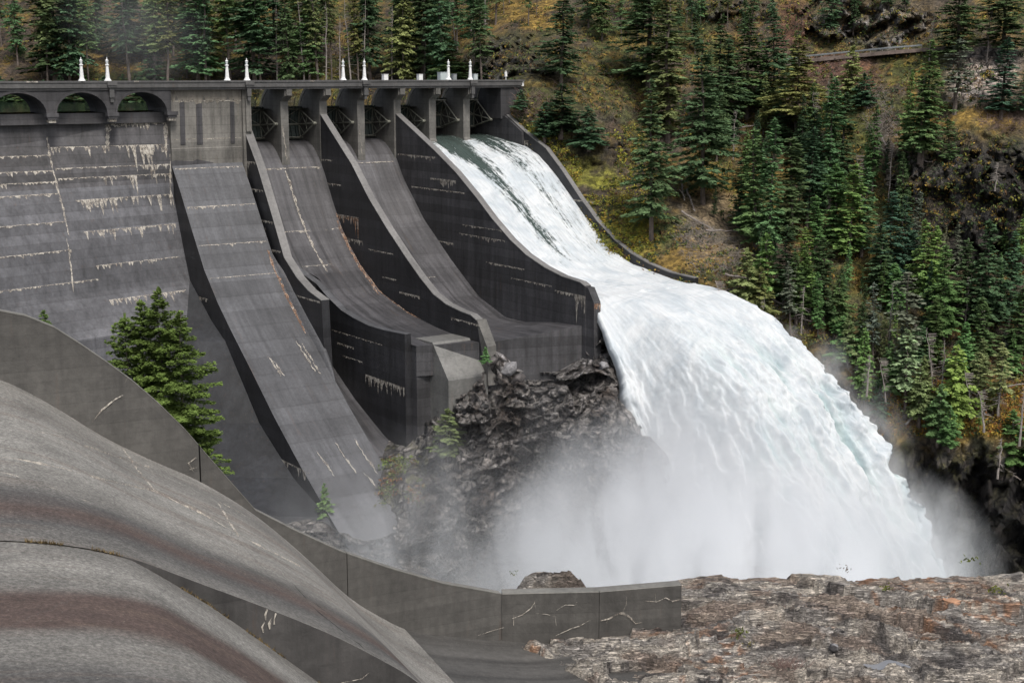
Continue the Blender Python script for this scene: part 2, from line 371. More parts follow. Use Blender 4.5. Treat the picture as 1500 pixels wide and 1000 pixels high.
def m_water():
    t = NT('white_water'); p = t.pos(); foam = t.attr('foam', False); uv = t.attr('fl')
    x, y, z = t.sep(uv)
    st = t.noise(t.comb(t.math('MULTIPLY', x, 1.1), t.math('MULTIPLY', y, .17), 0.), 1.6, 8, .72, .5)
    fn = t.noise(p, 1.5, 8, .8)
    k = t.math('ADD', t.math('ADD', foam, t.math('MULTIPLY', t.math('SUBTRACT', st, .5), 2.2)), t.math('MULTIPLY', t.math('SUBTRACT', fn, .5), 1.1))
    fm = t.ramp(k, [(.36, 0), (.5, .55), (.72, 1)])
    gl = t.attr('fold_shade', False)
    wc = t.mix(t.math('MULTIPLY', gl, 1.0, True), (.8, .825, .84), (.6, .71, .71))
    tex = t.mix(1, t.ramp(st, [(.3, .8), (.6, 1.0)]), t.ramp(t.noise(t.vm('MULTIPLY', p, (.16, .16, .08)), 1.0, 6, .7, 1.0), [(.38, (.78, .82, .85)), (.58, (1., 1., 1.))]), 'MULTIPLY'); wc = t.mix(1, wc, tex, 'MULTIPLY')
    c = t.mix(fm, (.055, .075, .068), wc)
    h = t.math('ADD', t.math('MULTIPLY', st, .6), fn)
    s1 = t.bsdf(c, t.ramp(fm, [(0, .2), (.5, .9), (1, 1)]), t.bump(h, .35, .4), **{'Specular IOR Level': t.ramp(fm, [(0, .5), (.6, .05)])})
    tr = t.n('ShaderNodeBsdfTranslucent'); t.L(wc, tr.inputs[0]); m = t.n('ShaderNodeMixShader'); t.L(t.math('MULTIPLY', fm, .25), m.inputs[0]); t.L(s1, m.inputs[1]); t.L(tr.outputs[0], m.inputs[2])
    return t.done(m.outputs[0])
M['water'] = m_water()
def m_still(name, col=(.012, .018, .018), rough=.08, sc=1.5):
    t = NT(name); p = t.pos(); return t.done(t.bsdf(col, rough, t.bump(t.noise(p, sc, 4), .15, .1)))
M['still'] = m_still('still_water')

# ---------------------------------------------------------------- camera, world, light
cam = bpy.data.cameras.new('camera'); co = bpy.data.objects.new('camera', cam); C.objects.link(co)
cam.sensor_width = 36; cam.lens = F / 1500 * 36; cam.clip_end = 5000; cam.clip_start = .5
co.rotation_euler = (math.pi / 2 - PIT, 0, 0); co.location = (0, 0, 0)
bpy.context.scene.camera = co
W = bpy.data.worlds.new('World'); bpy.context.scene.world = W; W.use_nodes = True
nt = W.node_tree; bg = nt.nodes['Background']; sky = nt.nodes.new('ShaderNodeTexSky'); sky.sky_type = 'NISHITA'; sky.sun_disc = False
SEL, SAZ = 55, 156     # elevation, azimuth clockwise from +Y
sky.sun_elevation = R(SEL); sky.sun_rotation = R(SAZ); sky.air_density = 1.0; sky.dust_density = 4.0; sky.ozone_density = 1.0
hsv = nt.nodes.new('ShaderNodeHueSaturation'); hsv.inputs['Saturation'].default_value = .5; nt.links.new(sky.outputs[0], hsv.inputs['Color']); nt.links.new(hsv.outputs[0], bg.inputs[0]); bg.inputs[1].default_value = .11
sl = bpy.data.lights.new('sun', 'SUN'); sl.energy = 1.85; sl.angle = R(12); sl.color = (1, .96, .9)
so = bpy.data.objects.new('sun', sl); C.objects.link(so)
sd = Vector((math.sin(R(SAZ)) * math.cos(R(SEL)), math.cos(R(SAZ)) * math.cos(R(SEL)), math.sin(R(SEL))))
so.rotation_euler = sd.to_track_quat('Z', 'Y').to_euler()
vs = bpy.context.scene.view_settings; vs.view_transform = 'Standard'; vs.look = 'None'; vs.gamma = 1; vs.exposure = 0.45; vs.use_curve_mapping = False
sc_ = bpy.context.scene
sc_.cycles.volume_step_rate = 2.0; sc_.cycles.volume_max_steps = 128; sc_.cycles.volume_bounces = 10; sc_.cycles.max_bounces = 14

# ================================================================ THE DAM
def deposit(mb, fn, a0, a1, depth, seed, m=1, step=.28, base=.12, gap=.15, dens=1.0):
    """ragged white lime bleeding below a joint; fn(a,b) gives the point b metres below the joint at a"""
    r = random.Random(seed); n = max(2, int(abs(a1 - a0) / step)); vs = []; fs = []
    e = 0; env = r.random(); L = []
    for i in range(n + 1):
        if i % 12 == 0: tgt = r.random() ** 1.5
        env += (tgt - env) * .15
        l = base * (.5 + r.random()) + depth * env * dens * (r.random() ** 2.2)
        if r.random() < gap: l = base * .25
        L.append(l)
    for i in range(n + 1):
        a = a0 + (a1 - a0) * i / n
        vs += [fn(a, -.04), fn(a, L[i])]
    mb.add(vs, [(2 * i, 2 * i + 1, 2 * i + 3, 2 * i + 2) for i in range(n)], m)
def line(mb, pts, w, m=1, seed=0, jit=.3):
    """thin ragged vein along 3-D points lying on a surface whose normal is roughly the first cross vector"""
    r = random.Random(seed); P = [Vector(p) for p in pts]; Q = []
    for i in range(len(P) - 1):
        n = max(1, int((P[i + 1] - P[i]).length / .5))
        for k in range(n): Q.append(P[i].lerp(P[i + 1], k / n))
    Q.append(P[-1]); vs = []
    for i, q in enumerate(Q):
        t = (Q[min(i + 1, len(Q) - 1)] - Q[max(i - 1, 0)]).normalized(); v = Vector((-q.x, -q.y, -q.z)).normalized()
        s = t.cross(v).normalized(); ww = w * (.2 + r.random() * 1.0) * min(1, .3 + min(i, len(Q) - 1 - i) / 3); o = s * (r.random() - .5) * jit
        q = q + v * .05
        vs += [q + o + s * ww / 2, q + o - s * ww / 2]
    mb.add(vs, [(2 * i, 2 * i + 1, 2 * i + 3, 2 * i + 2) for i in range(len(Q) - 1)], m)

dam = empty('dam', G(0, 0, -60), 'grey arched concrete dam with gated spillway, stained chutes and a roadway deck along its crest', 'dam')

# --- curved downstream face, built from level contours
e_px = [(245, 172), (245, 180), (249, 211), (252, 240), (255, 290), (266, 350), (278, 410), (300, 470)]
UE = -14.53
E = [PU(UE, *p) for p in e_px]; E += [(11.5, -50.), (18, -62), (24, -75), (28, -95)]
ys = [p[1] for p in e_px] + [530, 640, 740, 900]
def face_at(i, a):  # a metres to the left of the slab edge along the contour of level i
    d, z = E[i]; y = ys[i]
    k = .040 + .03 * float(sst(190, 330, y))
    P0 = G(UE, d, z)
    if z > -45:
        x0, y0 = proj(P0); Q = atZ(x0 - 170, y0 + (y0 - 107) * k, z)
        dr = Q - P0
    else:
        dr = G(UE - 10, d + 2.2, z) - P0
    dr = dr / np.linalg.norm(dr)
    curv = 0.0006 * max(0, a) ** 2
    nrm = np.array([dr[1], -dr[0], 0]) * -1
    if nrm @ -P0 < 0: nrm = -nrm
    return P0 + dr * a + nrm * curv
As = np.concatenate([np.linspace(-8, 0, 3), np.linspace(2, 60, 30), np.linspace(65, 130, 10)])
Pg = np.array([[face_at(i, a) for a in As] for i in range(len(E))])
fz = [e[1] for e in E]
def face_fn(z):     # point on the face at level z, a metres along, b below
    def fn(a, b):
        zz = z - b * .97; zs = np.array(fz)[::-1]; i = int(np.clip(np.searchsorted(-np.array(fz), -zz) - 1, 0, len(fz) - 2))
        t = (zz - fz[i]) / (fz[i + 1] - fz[i]); P = face_at(i, a) * (1 - t) + face_at(i + 1, a) * t
        v = -P / np.linalg.norm(P); return P + v * .1
    return fn
mb = MB(); mb.grid(Pg[:4], 0); e4 = Pg[3] * .45 + Pg[4] * .55; mb.grid(np.array([Pg[3], e4]), 0); mb.grid(np.array([e4, Pg[4]]), 2); mb.grid(Pg[4:], 2)
def pa(x): # photo column -> metres left of the slab edge (near the top)
    return {245: 0.3, 160: 10.6, 72: 21.3, 0: 29.5, -80: 38}[x]
spec = [(180, 0.3, 21, .7, 1), (211.5, .3, 21, 3.2, 2), (240.5, .3, 8, 1.5, 3), (240.5, 8, 21, .25, 31), (254.5, .3, 13, 2.6, 4), (254.5, 13, 21, .3, 32), (285, .3, 19, 1.9, 5), (328, .6, 19, 1.8, 6), (375, 1, 18, 1.5, 7), (422, 1.5, 17, .9, 8),
        (196, 21.6, 60, .9, 9), (222, 21.6, 40, .25, 10), (243, 21.6, 50, .5, 11), (258, 21.6, 34, .7, 12), (274, 21.6, 45, .3, 13), (312, 22, 60, .3, 14), (350, 22, 60, .4, 15), (393, 18, 60, .3, 16)]
for y, a0, a1, dp, sd_ in spec:
    z = PU(UE, 245 + max(0, (y - 180) * .14), y)[1]; deposit(mb, face_fn(z), a0, a1, dp * 1.25, sd_, 1, dens=1.9, base=.2, gap=.4)
def fv(a, y0, y1, w, sd_, m=1):
    z0 = PU(UE, 247, y0)[1]; z1 = PU(UE, 252, y1)[1]; line(mb, [face_fn(z0 + (z1 - z0) * i / 8)(a + .08 * i, 0) for i in range(9)], w, m, sd_, .12)
fv(21.2, 181, 330, .35, 21); fv(22.4, 330, 400, .25, 22); fv(0.3, 180, 225, 1.1, 23); fv(.15, 225, 300, .35, 24)
fv(10.5, 181, 211, 1.2, 25)
face = mb.build('arch_wall', [M['face'], M['lime'], M['face2']], dam)
mb = MB(); Bp = [(278, 410), (310, 470), (330, 500), (380, 620), (430, 700), (480, 757), (500, 800)]
B3 = [PU(UE, *p) for p in Bp]
rows = []
for d, z in B3: rows.append([G(UE, d, z), G(UE - 4, d - 3.0, z), G(UE - 12, d - 10.5, z), G(UE - 40, d - 38, z)])
mb.grid(np.array(rows)); mb.build('abutment_toe', M['toe'], dam)
rows = np.array(rows)

# --- roadway deck, parapet, copings
ZD = -1.36
mb = MB(); mb.boxu(-90, 60.5, -6.2, .55, ZD - 1.55, ZD - .38); mb.boxu(-90, 60.5, .45, .82, ZD - 1.15, ZD - .3)
mb.boxu(-90, 61.0, .2, .95, ZD - .3, ZD); mb.boxu(-90, 61, -6.5, -5.9, ZD - .4, ZD)
for x, w in ((-40, 2.), (-21.5, .8), (12.3, .9), (48, .8)):
    mb.boxu(x, x + w, .1, .975, ZD - .22, ZD + .015, 1)
mb.build('roadway_deck', [M['deck'], M['lime']], dam)

# --- the arches under the deck, left of the solid block
arc = [(-15.6, -24.6), (-26.3, -35.0), (-36.7, -46.0), (-47.7, -57.0), (-58.7, -68.0), (-69.7, -79.0)]
ZS, ZA = -6.75, -3.25
for k_, (ua, ub) in enumerate(arc):
    mb = MB(); uc = (ua + ub) / 2; hw = (ua - ub) / 2; n = 14
    top = ZD - 1.55
    pts = [(uc + hw * math.cos(math.pi * i / n), ZS + (ZA - ZS) * math.sin(math.pi * i / n)) for i in range(n + 1)]
    ul = ub - .85; ur = ua + .85
    for d0, d1 in ((-8.5, .35),):
        for i in range(n):
            a, b = pts[i], pts[i + 1]
            ta = (a[0], top); tb = (b[0], top)
            mb.hexa([G(a[0], d0, a[1]), G(b[0], d0, b[1]), G(b[0], d1, b[1]), G(a[0], d1, a[1]), G(*[ta[0], d0, top]), G(tb[0], d0, top), G(tb[0], d1, top), G(ta[0], d1, top)])
        mb.boxu(ua, ur, d0, d1, ZS, top); mb.boxu(ul, ub, d0, d1, ZS, top)
        # raised band round the arch
    for i in range(n):
        a, b = pts[i], pts[i + 1]; s = 1.075; f = lambda q: (uc + (q[0] - uc) * s, ZS + (q[1] - ZS) * (s + .05))
        A_, B_ = f(a), f(b)
        mb.hexa([G(a[0], .3, a[1]), G(b[0], .3, b[1]), G(b[0], .5, b[1]), G(a[0], .5, a[1]), G(A_[0], .3, A_[1]), G(B_[0], .3, B_[1]), G(B_[0], .5, B_[1]), G(A_[0], .5, A_[1])])
    mb.build('arch_bay', M['face'], dam)
    # bracket at the right springing
    mb = MB(); u0 = ua + .85
    mb.boxu(u0 - 1.0, u0 + 1.0, -.5, .95, ZS - .55, ZS + .1); mb.boxu(u0 - .8, u0 + .8, -.5, .8, ZS - 1.0, ZS - .55); mb.boxu(u0 - .62, u0 + .62, -.5, .6, ZS - 1.5, ZS - 1.0, 1)
    mb.build('corbel', [M['face'], M['lime']], dam)
mb = MB(); mb.boxu(-90, -14.6, -8, -3.2, -14, ZS - .3); mb.boxu(-90, -14.6, -3.2, -2.25, -8.62, ZS - .04); mb.build('crest_sill', M['face'], dam)
# brackets that carry the lamps
for u in (-25.45, -1.0 + 1, 2.98 * K, 6 * K):
    mb = MB(); mb.boxu(u - .85, u + .85, .3, 1.25, ZD - .75, ZD - .02); mb.boxu(u - .7, u + .7, .3, 1.1, ZD - 1.1, ZD - .75); mb.boxu(u - .4, u + .4, .3, .85, ZD - 2.8, ZD - 1.1); mb.boxu(u - .28, u + .28, .3, .7, ZD - 3.6, ZD - 2.8)
    mb.build('lamp_bracket', M['deck'], dam)

# --- solid block between the arches and the gates
mb = MB()
mb.extr([(-6, ZD - 1.5), (-.6, ZD - 1.5), (-1.0, -13.2), (-.9, -13.3), (-1.2, -16.6), (-6, -16.6)], -14.55, -.9)
for u, w in ((-12.8, .9), (-9.7, 1.1), (-3.2, .8)):
    mb.extr([(-1.2, ZD - 1.6), (-.53, ZD - 1.6), (-.86, -12.6), (-1.3, -12.6)], u, u + w, 2)
def bl(z):
    return lambda a, b: G(a, -.55 + .045 * (z - b + 2.9) + .05, z - b)
deposit(mb, bl(-13.3), -14.4, -1, 2.6, 41, 3, dens=1.2, gap=.4)
deposit(mb, bl(-11.6), -14.4, -1, .3, 42, 1)
deposit(mb, bl(-3.0), -14.4, -1, .35, 43, 4, base=1.7, gap=.0, dens=.6, step=.5); deposit(mb, bl(-4.9), -14.4, -1, .3, 45, 1); deposit(mb, bl(-3.2), -14.4, -13.5, 5, 44, 1, base=.4)
mb.build('gravity_block', [M['block'], M['lime'], M['face'], M['rust'], M['block2']], dam)

# --- spillway piers with curved upstream edge above the gate
TD, TZ, TR = -3.3, -9.4, 6.7
def pier(k_, front=-1.7, wid=.78, flare=None):
    u = K * k_; mb = MB()
    pl = [(front, -5.2), (front, -17.5), (-14, -17.5), (-14, -8.6), (-11.3, -8.6)]
    if flare: pl = [(front, -5.2), (front, -12.8), (front + .7, -14.0), (flare[0] - 1.0, -15.2), (flare[0], flare[1]), (flare[0] - .3, -19), (-14, -19), (-14, -8.6), (-11.3, -8.6)]
    r = 8.1
    for i in range(9):
        z = -8.0 + (5.1) * i / 8; pl.append((TD - math.sqrt(max(0, r * r - (z - TZ) ** 2)), z))
    pl += [(.15, ZD - 1.55), (.15, -4.2)]
    mb.extr(pl, u - wid, u + wid)
    # groove the gate runs in
    g = [];
    for i in range(8):
        z = -7.2 + 4.2 * i / 7; g.append((TD - math.sqrt((TR + .5) ** 2 - (z - TZ) ** 2), z))
    g2 = [(d - .3, z) for d, z in reversed(g)]; mb.extr(g + g2, u - wid - .03, u + wid + .03, 1)
    mb.boxu(u - .55, u + .55, .1, .5, -4.1, ZD - 1.5)
    if k_ in (1, 3):
        lf = lambda a, b: G(a, front + .04, -15.9 - b + 2)
        for q in range(7): line(mb, [G(u - wid + .25 + .1 * q, front + .03, -9.6 - q * .9), G(u - wid + .3 + .12 * q, front + .03, -10.8 - q * .9)], .5 if k_ == 1 else .25, 2, q)
    return mb.build('spillway_pier', [M['pier'], M['dark'], M['lime']], dam)
for k_ in (1, 2, 3, 4): pier(k_)
pier(5, flare=(-.1, -15.2)); pier(6, flare=(2.6, -15.6))
mb = MB(); mb.boxu(-.95, .75, -9, -.3, -19, ZD - 1.5); mb.boxu(-.45, .5, -.5, .1, -10.5, ZD - 1.5); mb.build('end_pilaster', M['block'], dam)
# right abutment
mb = MB(); uw = 7 * K
mb.extr([(-12, ZD - 1.5), (.2, ZD - 1.5), (.2, -9.2), (-12, -9.2)], uw - 1.0, uw + 4.5)
mb.extr([(-14, -8.3), (1.0, -8.6), (7, -11.6), (7.4, -15), (7.4, -24), (-14, -24)], 56.0, uw + .7)
mb.build('abutment_wall', M['side'], dam)

# --- radial gates
def gate(k_, lift=0.0):
    u0, u1 = K * k_ + .85, K * (k_ + 1) - .85
    if k_ == 0: u0 = .8
    mb = MB(); N = 10; z0, z1 = -12.6 + lift, -6.3 + lift
    for i in range(N):
        za, zb = z0 + (z1 - z0) * i / N, z0 + (z1 - z0) * (i + 1) / N
        f = lambda z, r: TD - math.sqrt(max(.1, r * r - (z - TZ) ** 2))
        mb.hexa([G(u0, f(za, TR + .12), za), G(u1, f(za, TR + .12), za), G(u1, f(za, TR), za), G(u0, f(za, TR), za), G(u0, f(zb, TR + .12), zb), G(u1, f(zb, TR + .12), zb), G(u1, f(zb, TR), zb), G(u0, f(zb, TR), zb)])
    nr = 6
    for j in range(nr + 1):
        u = u0 + .1 + (u1 - u0 - .2) * j / nr
        for i in range(N):
            za, zb = z0 + (z1 - z0) * i / N, z0 + (z1 - z0) * (i + 1) / N
            a = lambda z, q: G(u + q, f(z, TR), z); b = lambda z, q: G(u + q, f(z, TR - .3), z)
            mb.hexa([a(za, 0), a(za, .1), b(za, .1), b(za, 0), a(zb, 0), a(zb, .1), b(zb, .1), b(zb, 0)])
    g = mb.build('radial_gate', M['plate'], dam)
    mb = MB(); f = lambda z, r: TD - math.sqrt(max(.1, r * r - (z - TZ) ** 2))
    for zz in (z0 + .35, (z0 + z1) / 2 - .3, z1 - .5):
        mb.tube([G(u0, f(zz, TR - .4), zz), G(u1, f(zz, TR - .4), zz)], .2, 4)
        for u in (u0 + .5, u1 - .5):
            mb.tube([G(u, f(zz, TR - .4), zz), G(u + (-.25 if u < (u0 + u1) / 2 else .25), TD, TZ)], .16, 4)
    for u in (u0 + .5, u1 - .5):
        s = -.25 if u < (u0 + u1) / 2 else .25
        def on(zz, q): return G(u + s * q, f(zz, TR - .4) * (1 - q) + TD * q, zz * (1 - q) + TZ * q)
        a_, b_, c_ = z0 + .35, (z0 + z1) / 2 - .3, z1 - .5
        mb.tube([on(c_, .5), on(b_, .45), on(a_, .5)], .08, 4); mb.tube([on(c_, .28), on(b_, 0)], .07, 4); mb.tube([on(a_, .28), on(b_, 0)], .07, 4); mb.tube([on(c_, 0), on(b_, .45)], .07, 4)
        mb.tube([G(u + s - .3, TD, TZ), G(u + s + .3, TD, TZ)], .28, 8)
        mb.tube([on(a_, 0), on(b_, 0), on(c_, 0)], .13, 4)
    mb.tube([G(u0 + .5, f(z1 - .5, TR - .4), z1 - .5), G(u1 - .5, f(b_, TR - .4), b_)], .07, 4); mb.tube([G(u1 - .5, f(z1 - .5, TR - .4), z1 - .5), G(u0 + .5, f(b_, TR - .4), b_)], .07, 4)
    # top walkway rail and lifting stems
    for u in (u0 + .3, u0 + 1.6, u1 - 1.6, u1 - .3):
        mb.tube([G(u, f(z1, TR), z1 - .2), G(u, f(z1, TR) + .5, z1 + 1.2), G(u, f(z1, TR) + 1.6, z1 + 2.4)], [.1, .1, .06], 4)
    mb.build('gate_arms', M['steel'], g)
for k_ in range(7): gate(k_, 1.3 if k_ >= 5 else 0.)

# --- chute floors (lofts between a left and a right profile)
def interp(prof, d):
    return np.interp(d, [p[0] for p in prof], [p[1] for p in prof])
FL = [(-16, -14.5), (-9.5, -12.7), (-7, -12.8), (-4.5, -14), (-2.2, -16.2), (0, -19.5), (2.9, -24.3), (6, -28.6), (9, -31.6), (13, -34.9), (20.5, -39), (30, -41.4), (39, -42.6), (48, -43.3), (53, -43.2)]
FR2 = [(-16, -14.5), (-9.5, -12.7), (-7, -12.8), (-4.5, -14), (-2.1, -15.8), (.9, -20.1), (8.4, -27.5), (18.1, -34.4), (27.4, -40.2), (36.2, -42.9), (42.5, -42.9), (50, -41.8), (60, -41.1)]
def loft(name, pl, pr, ul, ur, dend, mats, thick=2.0, nd=70, par=dam, deps=None):
    """ul may be a function of d"""
    mb = MB(); ds = np.concatenate([np.linspace(-14, 4, 22), np.linspace(5, 1, 0), 4 + (np.arange(1, nd + 1) / nd) * 1.0 * 0]) if False else None
    n = 80; rows = []
    for i in range(n + 1):
        q = i / n; dl = -14 + (dend[0] + 14) * q; dr = -14 + (dend[1] + 14) * q; row = []
        for j in range(13):
            s = j / 12; d = dl * (1 - s) + dr * s
            a = ul(d) if callable(ul) else ul
            z = interp(pl, d) * (1 - s) + interp(pr, d) * s
            row.append(G(a * (1 - s) + ur * s, d, z))
        rows.append(row)
    P = np.array(rows); mb.grid(P, 0)
    e = P[-1]; lo = e.copy(); lo[:, 2] -= thick; mb.grid(np.array([e, lo]), 1)
    if deps: deps(mb)
    return mb.build(name, mats, par)
def floor_fn(pr, z0):
    pass
def flo(prof, d0, off=.06):
    return lambda a, b: G(a, d0 + b * .62, interp(prof, d0 + b * .62) + off)
def dep1(mb):
    for d0, a0, a1, dp, s in ((-1.3, 1.2, 15, .8, 51), (6.0, 1.5, 15.2, 1.3, 52), (12.3, 2, 10, .5, 53)):
        deposit(mb, flo(FL, d0), a0, a1, dp, s, 2, gap=.4)
    line(mb, [G(7.6 + i * .06, -1 + i * 1.5, interp(FL, -1 + i * 1.5) + .08) for i in range(11)], .55, 2, 5, .2)
    line(mb, [G(15.0 - max(0, i - 6) * .07, 5 + i * 1.4, interp(FL, 5 + i * 1.4) + .12) for i in range(13)], .4, 3, 6, .2)
    line(mb, [G(15.3, 4 + i * 1.6, interp(FL, 4 + i * 1.6) + .1) for i in range(20)], .25, 3, 7, .1)
loft('chute_floor', FL, FL, lambda d: .9 + 4.7 * float(sst(9, 16, d)), 15.6, (49, 52.5), [M['floor'], M['side'], M['lime'], M['rust']], 5, deps=dep1)
loft('chute_floor', FL, FR2, 16.6, 32.0, (53.5, 58.5), [M['floor'], M['side'], M['lime']], 7, deps=lambda mb: [deposit(mb, flo(FL, 6.5), 17.2, 22, .7, 61, 2), deposit(mb, flo(FR2, 22), 17.2, 26, .2, 62, 2), deposit(mb, flo(FR2, -1.2), 17.4, 31, .5, 63, 2)])

# --- chute divider walls
A_top = [(-1.2, -10.0), (4.1, -16.4), (9.2, -24.2), (14.1, -32.1), (19, -35.2), (23.2, -36.9), (28.0, -38.0)]
B_top = [(-1.6, -7.7), (10.3, -16.4), (16.5, -22.2), (23, -27.2), (29.5, -31.7), (34, -34.6), (38.4, -37.0), (42.5, -38.2), (47.0, -38.8), (50, -39.0), (51.7, -39.6)]
C_top = [(-1.6, -7.9), (12.8, -14.4), (20, -18), (26.8, -22.1), (32, -25.6), (37.6, -28.8), (42.5, -31), (47.9, -32.6), (53, -33.6), (58, -34.0), (59.3, -34.5)]
D_top = [(1.0, -8.4), (7, -11.4), (14.5, -14.5), (20, -18.6), (25.7, -23.4), (31, -27.4), (36.3, -30.5), (41, -32.5), (46.2, -33.9), (52, -34.9), (58.8, -35.2)]
def wall(name, top, u0, u1, zb, endx, extra=None, mside=None, cop=.32):
    mb = MB(); T = top
    poly = [(T[0][0] - 3, T[0][1])] + T + [(endx, zb), (T[0][0] - 3, zb)]
    mb.extr(poly, u0, u1, 0)
    # coping, a touch proud, in lighter concrete
    for i in range(len(T) - 1):
        (d0, z0), (d1, z1) = T[i], T[i + 1]
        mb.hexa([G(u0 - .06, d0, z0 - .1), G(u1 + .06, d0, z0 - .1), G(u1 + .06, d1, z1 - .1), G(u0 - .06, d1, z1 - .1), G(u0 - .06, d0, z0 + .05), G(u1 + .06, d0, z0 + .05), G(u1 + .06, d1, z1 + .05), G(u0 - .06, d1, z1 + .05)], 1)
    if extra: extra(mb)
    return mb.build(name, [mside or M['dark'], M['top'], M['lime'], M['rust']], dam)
def wdep(u, z, d0, d1, dp, s, m=2, off=-.03, **kw):
    return lambda mb: deposit(mb, lambda a, b: G(u + off, a, z - b), d0, d1, dp * 1.7, s, m, **{'base': .2, **kw})
def many(*fs): return lambda mb: [f(mb) for f in fs]
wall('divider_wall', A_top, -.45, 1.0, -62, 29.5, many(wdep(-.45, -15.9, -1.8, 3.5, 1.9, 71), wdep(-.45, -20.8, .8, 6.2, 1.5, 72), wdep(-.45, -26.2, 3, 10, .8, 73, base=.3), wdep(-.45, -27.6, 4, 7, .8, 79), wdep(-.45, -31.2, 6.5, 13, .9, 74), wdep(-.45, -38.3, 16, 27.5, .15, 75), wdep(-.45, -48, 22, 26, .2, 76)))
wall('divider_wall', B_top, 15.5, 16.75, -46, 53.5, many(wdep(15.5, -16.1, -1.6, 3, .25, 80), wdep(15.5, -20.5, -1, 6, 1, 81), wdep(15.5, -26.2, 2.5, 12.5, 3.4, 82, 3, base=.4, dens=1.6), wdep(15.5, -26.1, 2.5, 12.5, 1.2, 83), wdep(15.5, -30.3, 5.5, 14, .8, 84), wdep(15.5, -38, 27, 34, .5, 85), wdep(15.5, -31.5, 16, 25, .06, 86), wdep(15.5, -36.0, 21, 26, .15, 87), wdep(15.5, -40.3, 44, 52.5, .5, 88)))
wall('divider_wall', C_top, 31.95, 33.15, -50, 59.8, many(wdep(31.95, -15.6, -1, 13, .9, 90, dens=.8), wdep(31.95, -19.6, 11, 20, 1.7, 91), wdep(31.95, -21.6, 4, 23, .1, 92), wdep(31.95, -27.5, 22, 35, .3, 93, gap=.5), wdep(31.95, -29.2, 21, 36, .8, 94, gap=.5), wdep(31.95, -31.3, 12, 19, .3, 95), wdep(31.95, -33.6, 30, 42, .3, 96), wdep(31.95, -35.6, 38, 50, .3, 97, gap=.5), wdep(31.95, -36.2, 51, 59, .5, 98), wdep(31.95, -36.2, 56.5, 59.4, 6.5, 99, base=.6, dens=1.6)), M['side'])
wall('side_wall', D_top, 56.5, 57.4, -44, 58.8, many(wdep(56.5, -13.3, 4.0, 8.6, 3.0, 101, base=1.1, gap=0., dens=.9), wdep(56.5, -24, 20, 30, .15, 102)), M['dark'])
# low wall of the outer chute, its left face and end
OL = [(6, -28.55), (9, -31.5), (13, -34.8), (16.5, -36.9), (20.8, -38.8), (25.8, -40.5), (30, -41.2), (35.4, -41.8), (41, -41.8), (47.3, -41.5)]
mb = MB(); olu = lambda d, z=0: -.3 + 4.8 * float(sst(9, 16, d)); mb.extr(OL + [(47.3, -66), (16, -66), (11, -66), (6, -66)], olu, lambda d, z=0: olu(d) + 1.2)
for i in range(len(OL) - 1):
    (d0, z0), (d1, z1) = OL[i], OL[i + 1]
    ua, ub = olu(d0), olu(d1); mb.hexa([G(ua - .05, d0, z0 - .06), G(ua + 1.25, d0, z0 - .06), G(ub + 1.25, d1, z1 - .06), G(ub - .05, d1, z1 - .06), G(ua - .05, d0, z0 + .05), G(ua + 1.25, d0, z0 + .05), G(ub + 1.25, d1, z1 + .05), G(ub - .05, d1, z1 + .05)], 1)
many(wdep(4.5, -50.4, 34, 47, 4.2, 111, base=.5, gap=.3), wdep(4.5, -46.4, 24, 30, .5, 112), wdep(4.5, -44.4, 22, 40, .12, 113, gap=.6), wdep(4.5, -48.4, 26, 33, .4, 114))(mb)
mb.build('outer_wall', [M['dark'], M['slab'], M['lime']], dam)
# end blocks below the lips
mb = MB(); mb.extr([(40, -43.4), (48.9, -43.4), (48.9, -68), (40, -68)], 5.7, 8.4); mb.build('end_buttress', M['side'], dam)
mb = MB(); mb.extr([(44, -43.0), (49.6, -42.9), (54.4, -48.4), (54.4, -70), (44, -70)], 8.3, 15.9)
bm_ = mb; bm_.build('end_block', [concrete('end_block_concrete', (.15, .148, .14), .25, .08, blot=.3, lifth=3)], dam)
mb = MB(); mb.extr([(45, -39.7), (51.7, -39.6), (54.6, -43.6), (55, -50), (45, -50)], 15.6, 17.4); mb.build('nose_block', M['pier'], dam)
mb = MB(); mb.hexa([G(16.8, 44, -54), G(33, 44, -54), G(33, 59.2, -54), G(16.8, 54.2, -54), G(16.8, 44, -43.6), G(33, 44, -43.6), G(33, 58.5, -41.3), G(16.8, 53.5, -43.3)]); mb.build('lip_wall', M['side'], dam)
mb = MB(); mb.extr([(56, -34.6), (60.0, -34.7), (61.6, -37), (62, -50), (56, -50)], 32.0, 33.4)
deposit(mb, lambda a, b: G(a, 61.7, -37.2 - b), 32.0, 33.4, 3, 200, 1, step=.15, base=1); mb.build('wall_nose', [M['side'], M['rust']], dam)

# --- the long sloping slab under the ungated block
SL = [(-3.6, -14.6), (-1.6, -15.6), (2.5, -20.8), (6.6, -26.6), (11.8, -33.6), (17, -38.6), (22.6, -43.0), (30, -48.4), (37.6, -54.2), (47, -60.6), (57.5, -67.0), (66, -72)]
mb = MB(); mb.extr(SL + [(66, -85), (-3.6, -85)], UE, -1.0, 1)
for i in range(len(SL) - 1):
    (d0, z0), (d1, z1) = SL[i], SL[i + 1]
    P = [[G(UE - .05 + (UE * -1 - .95) * j / 10, d0 + (d1 - d0) * q, z0 + (z1 - z0) * q + .05) for j in range(11)] for q in (0, 1)]
    mb.grid(np.array(P), 0)
sf = lambda d0: (lambda a, b: G(a, d0 + b * .65, interp(SL, d0 + b * .65) + .1))
for d0, dp, s in ((-.6, 1.2, 121), (4.3, 1.5, 122), (8.9, 1.3, 123), (13.2, .5, 124)): deposit(mb, sf(d0), -14.2, -1.3, dp, s, 2, gap=.3, base=.1, dens=.8)
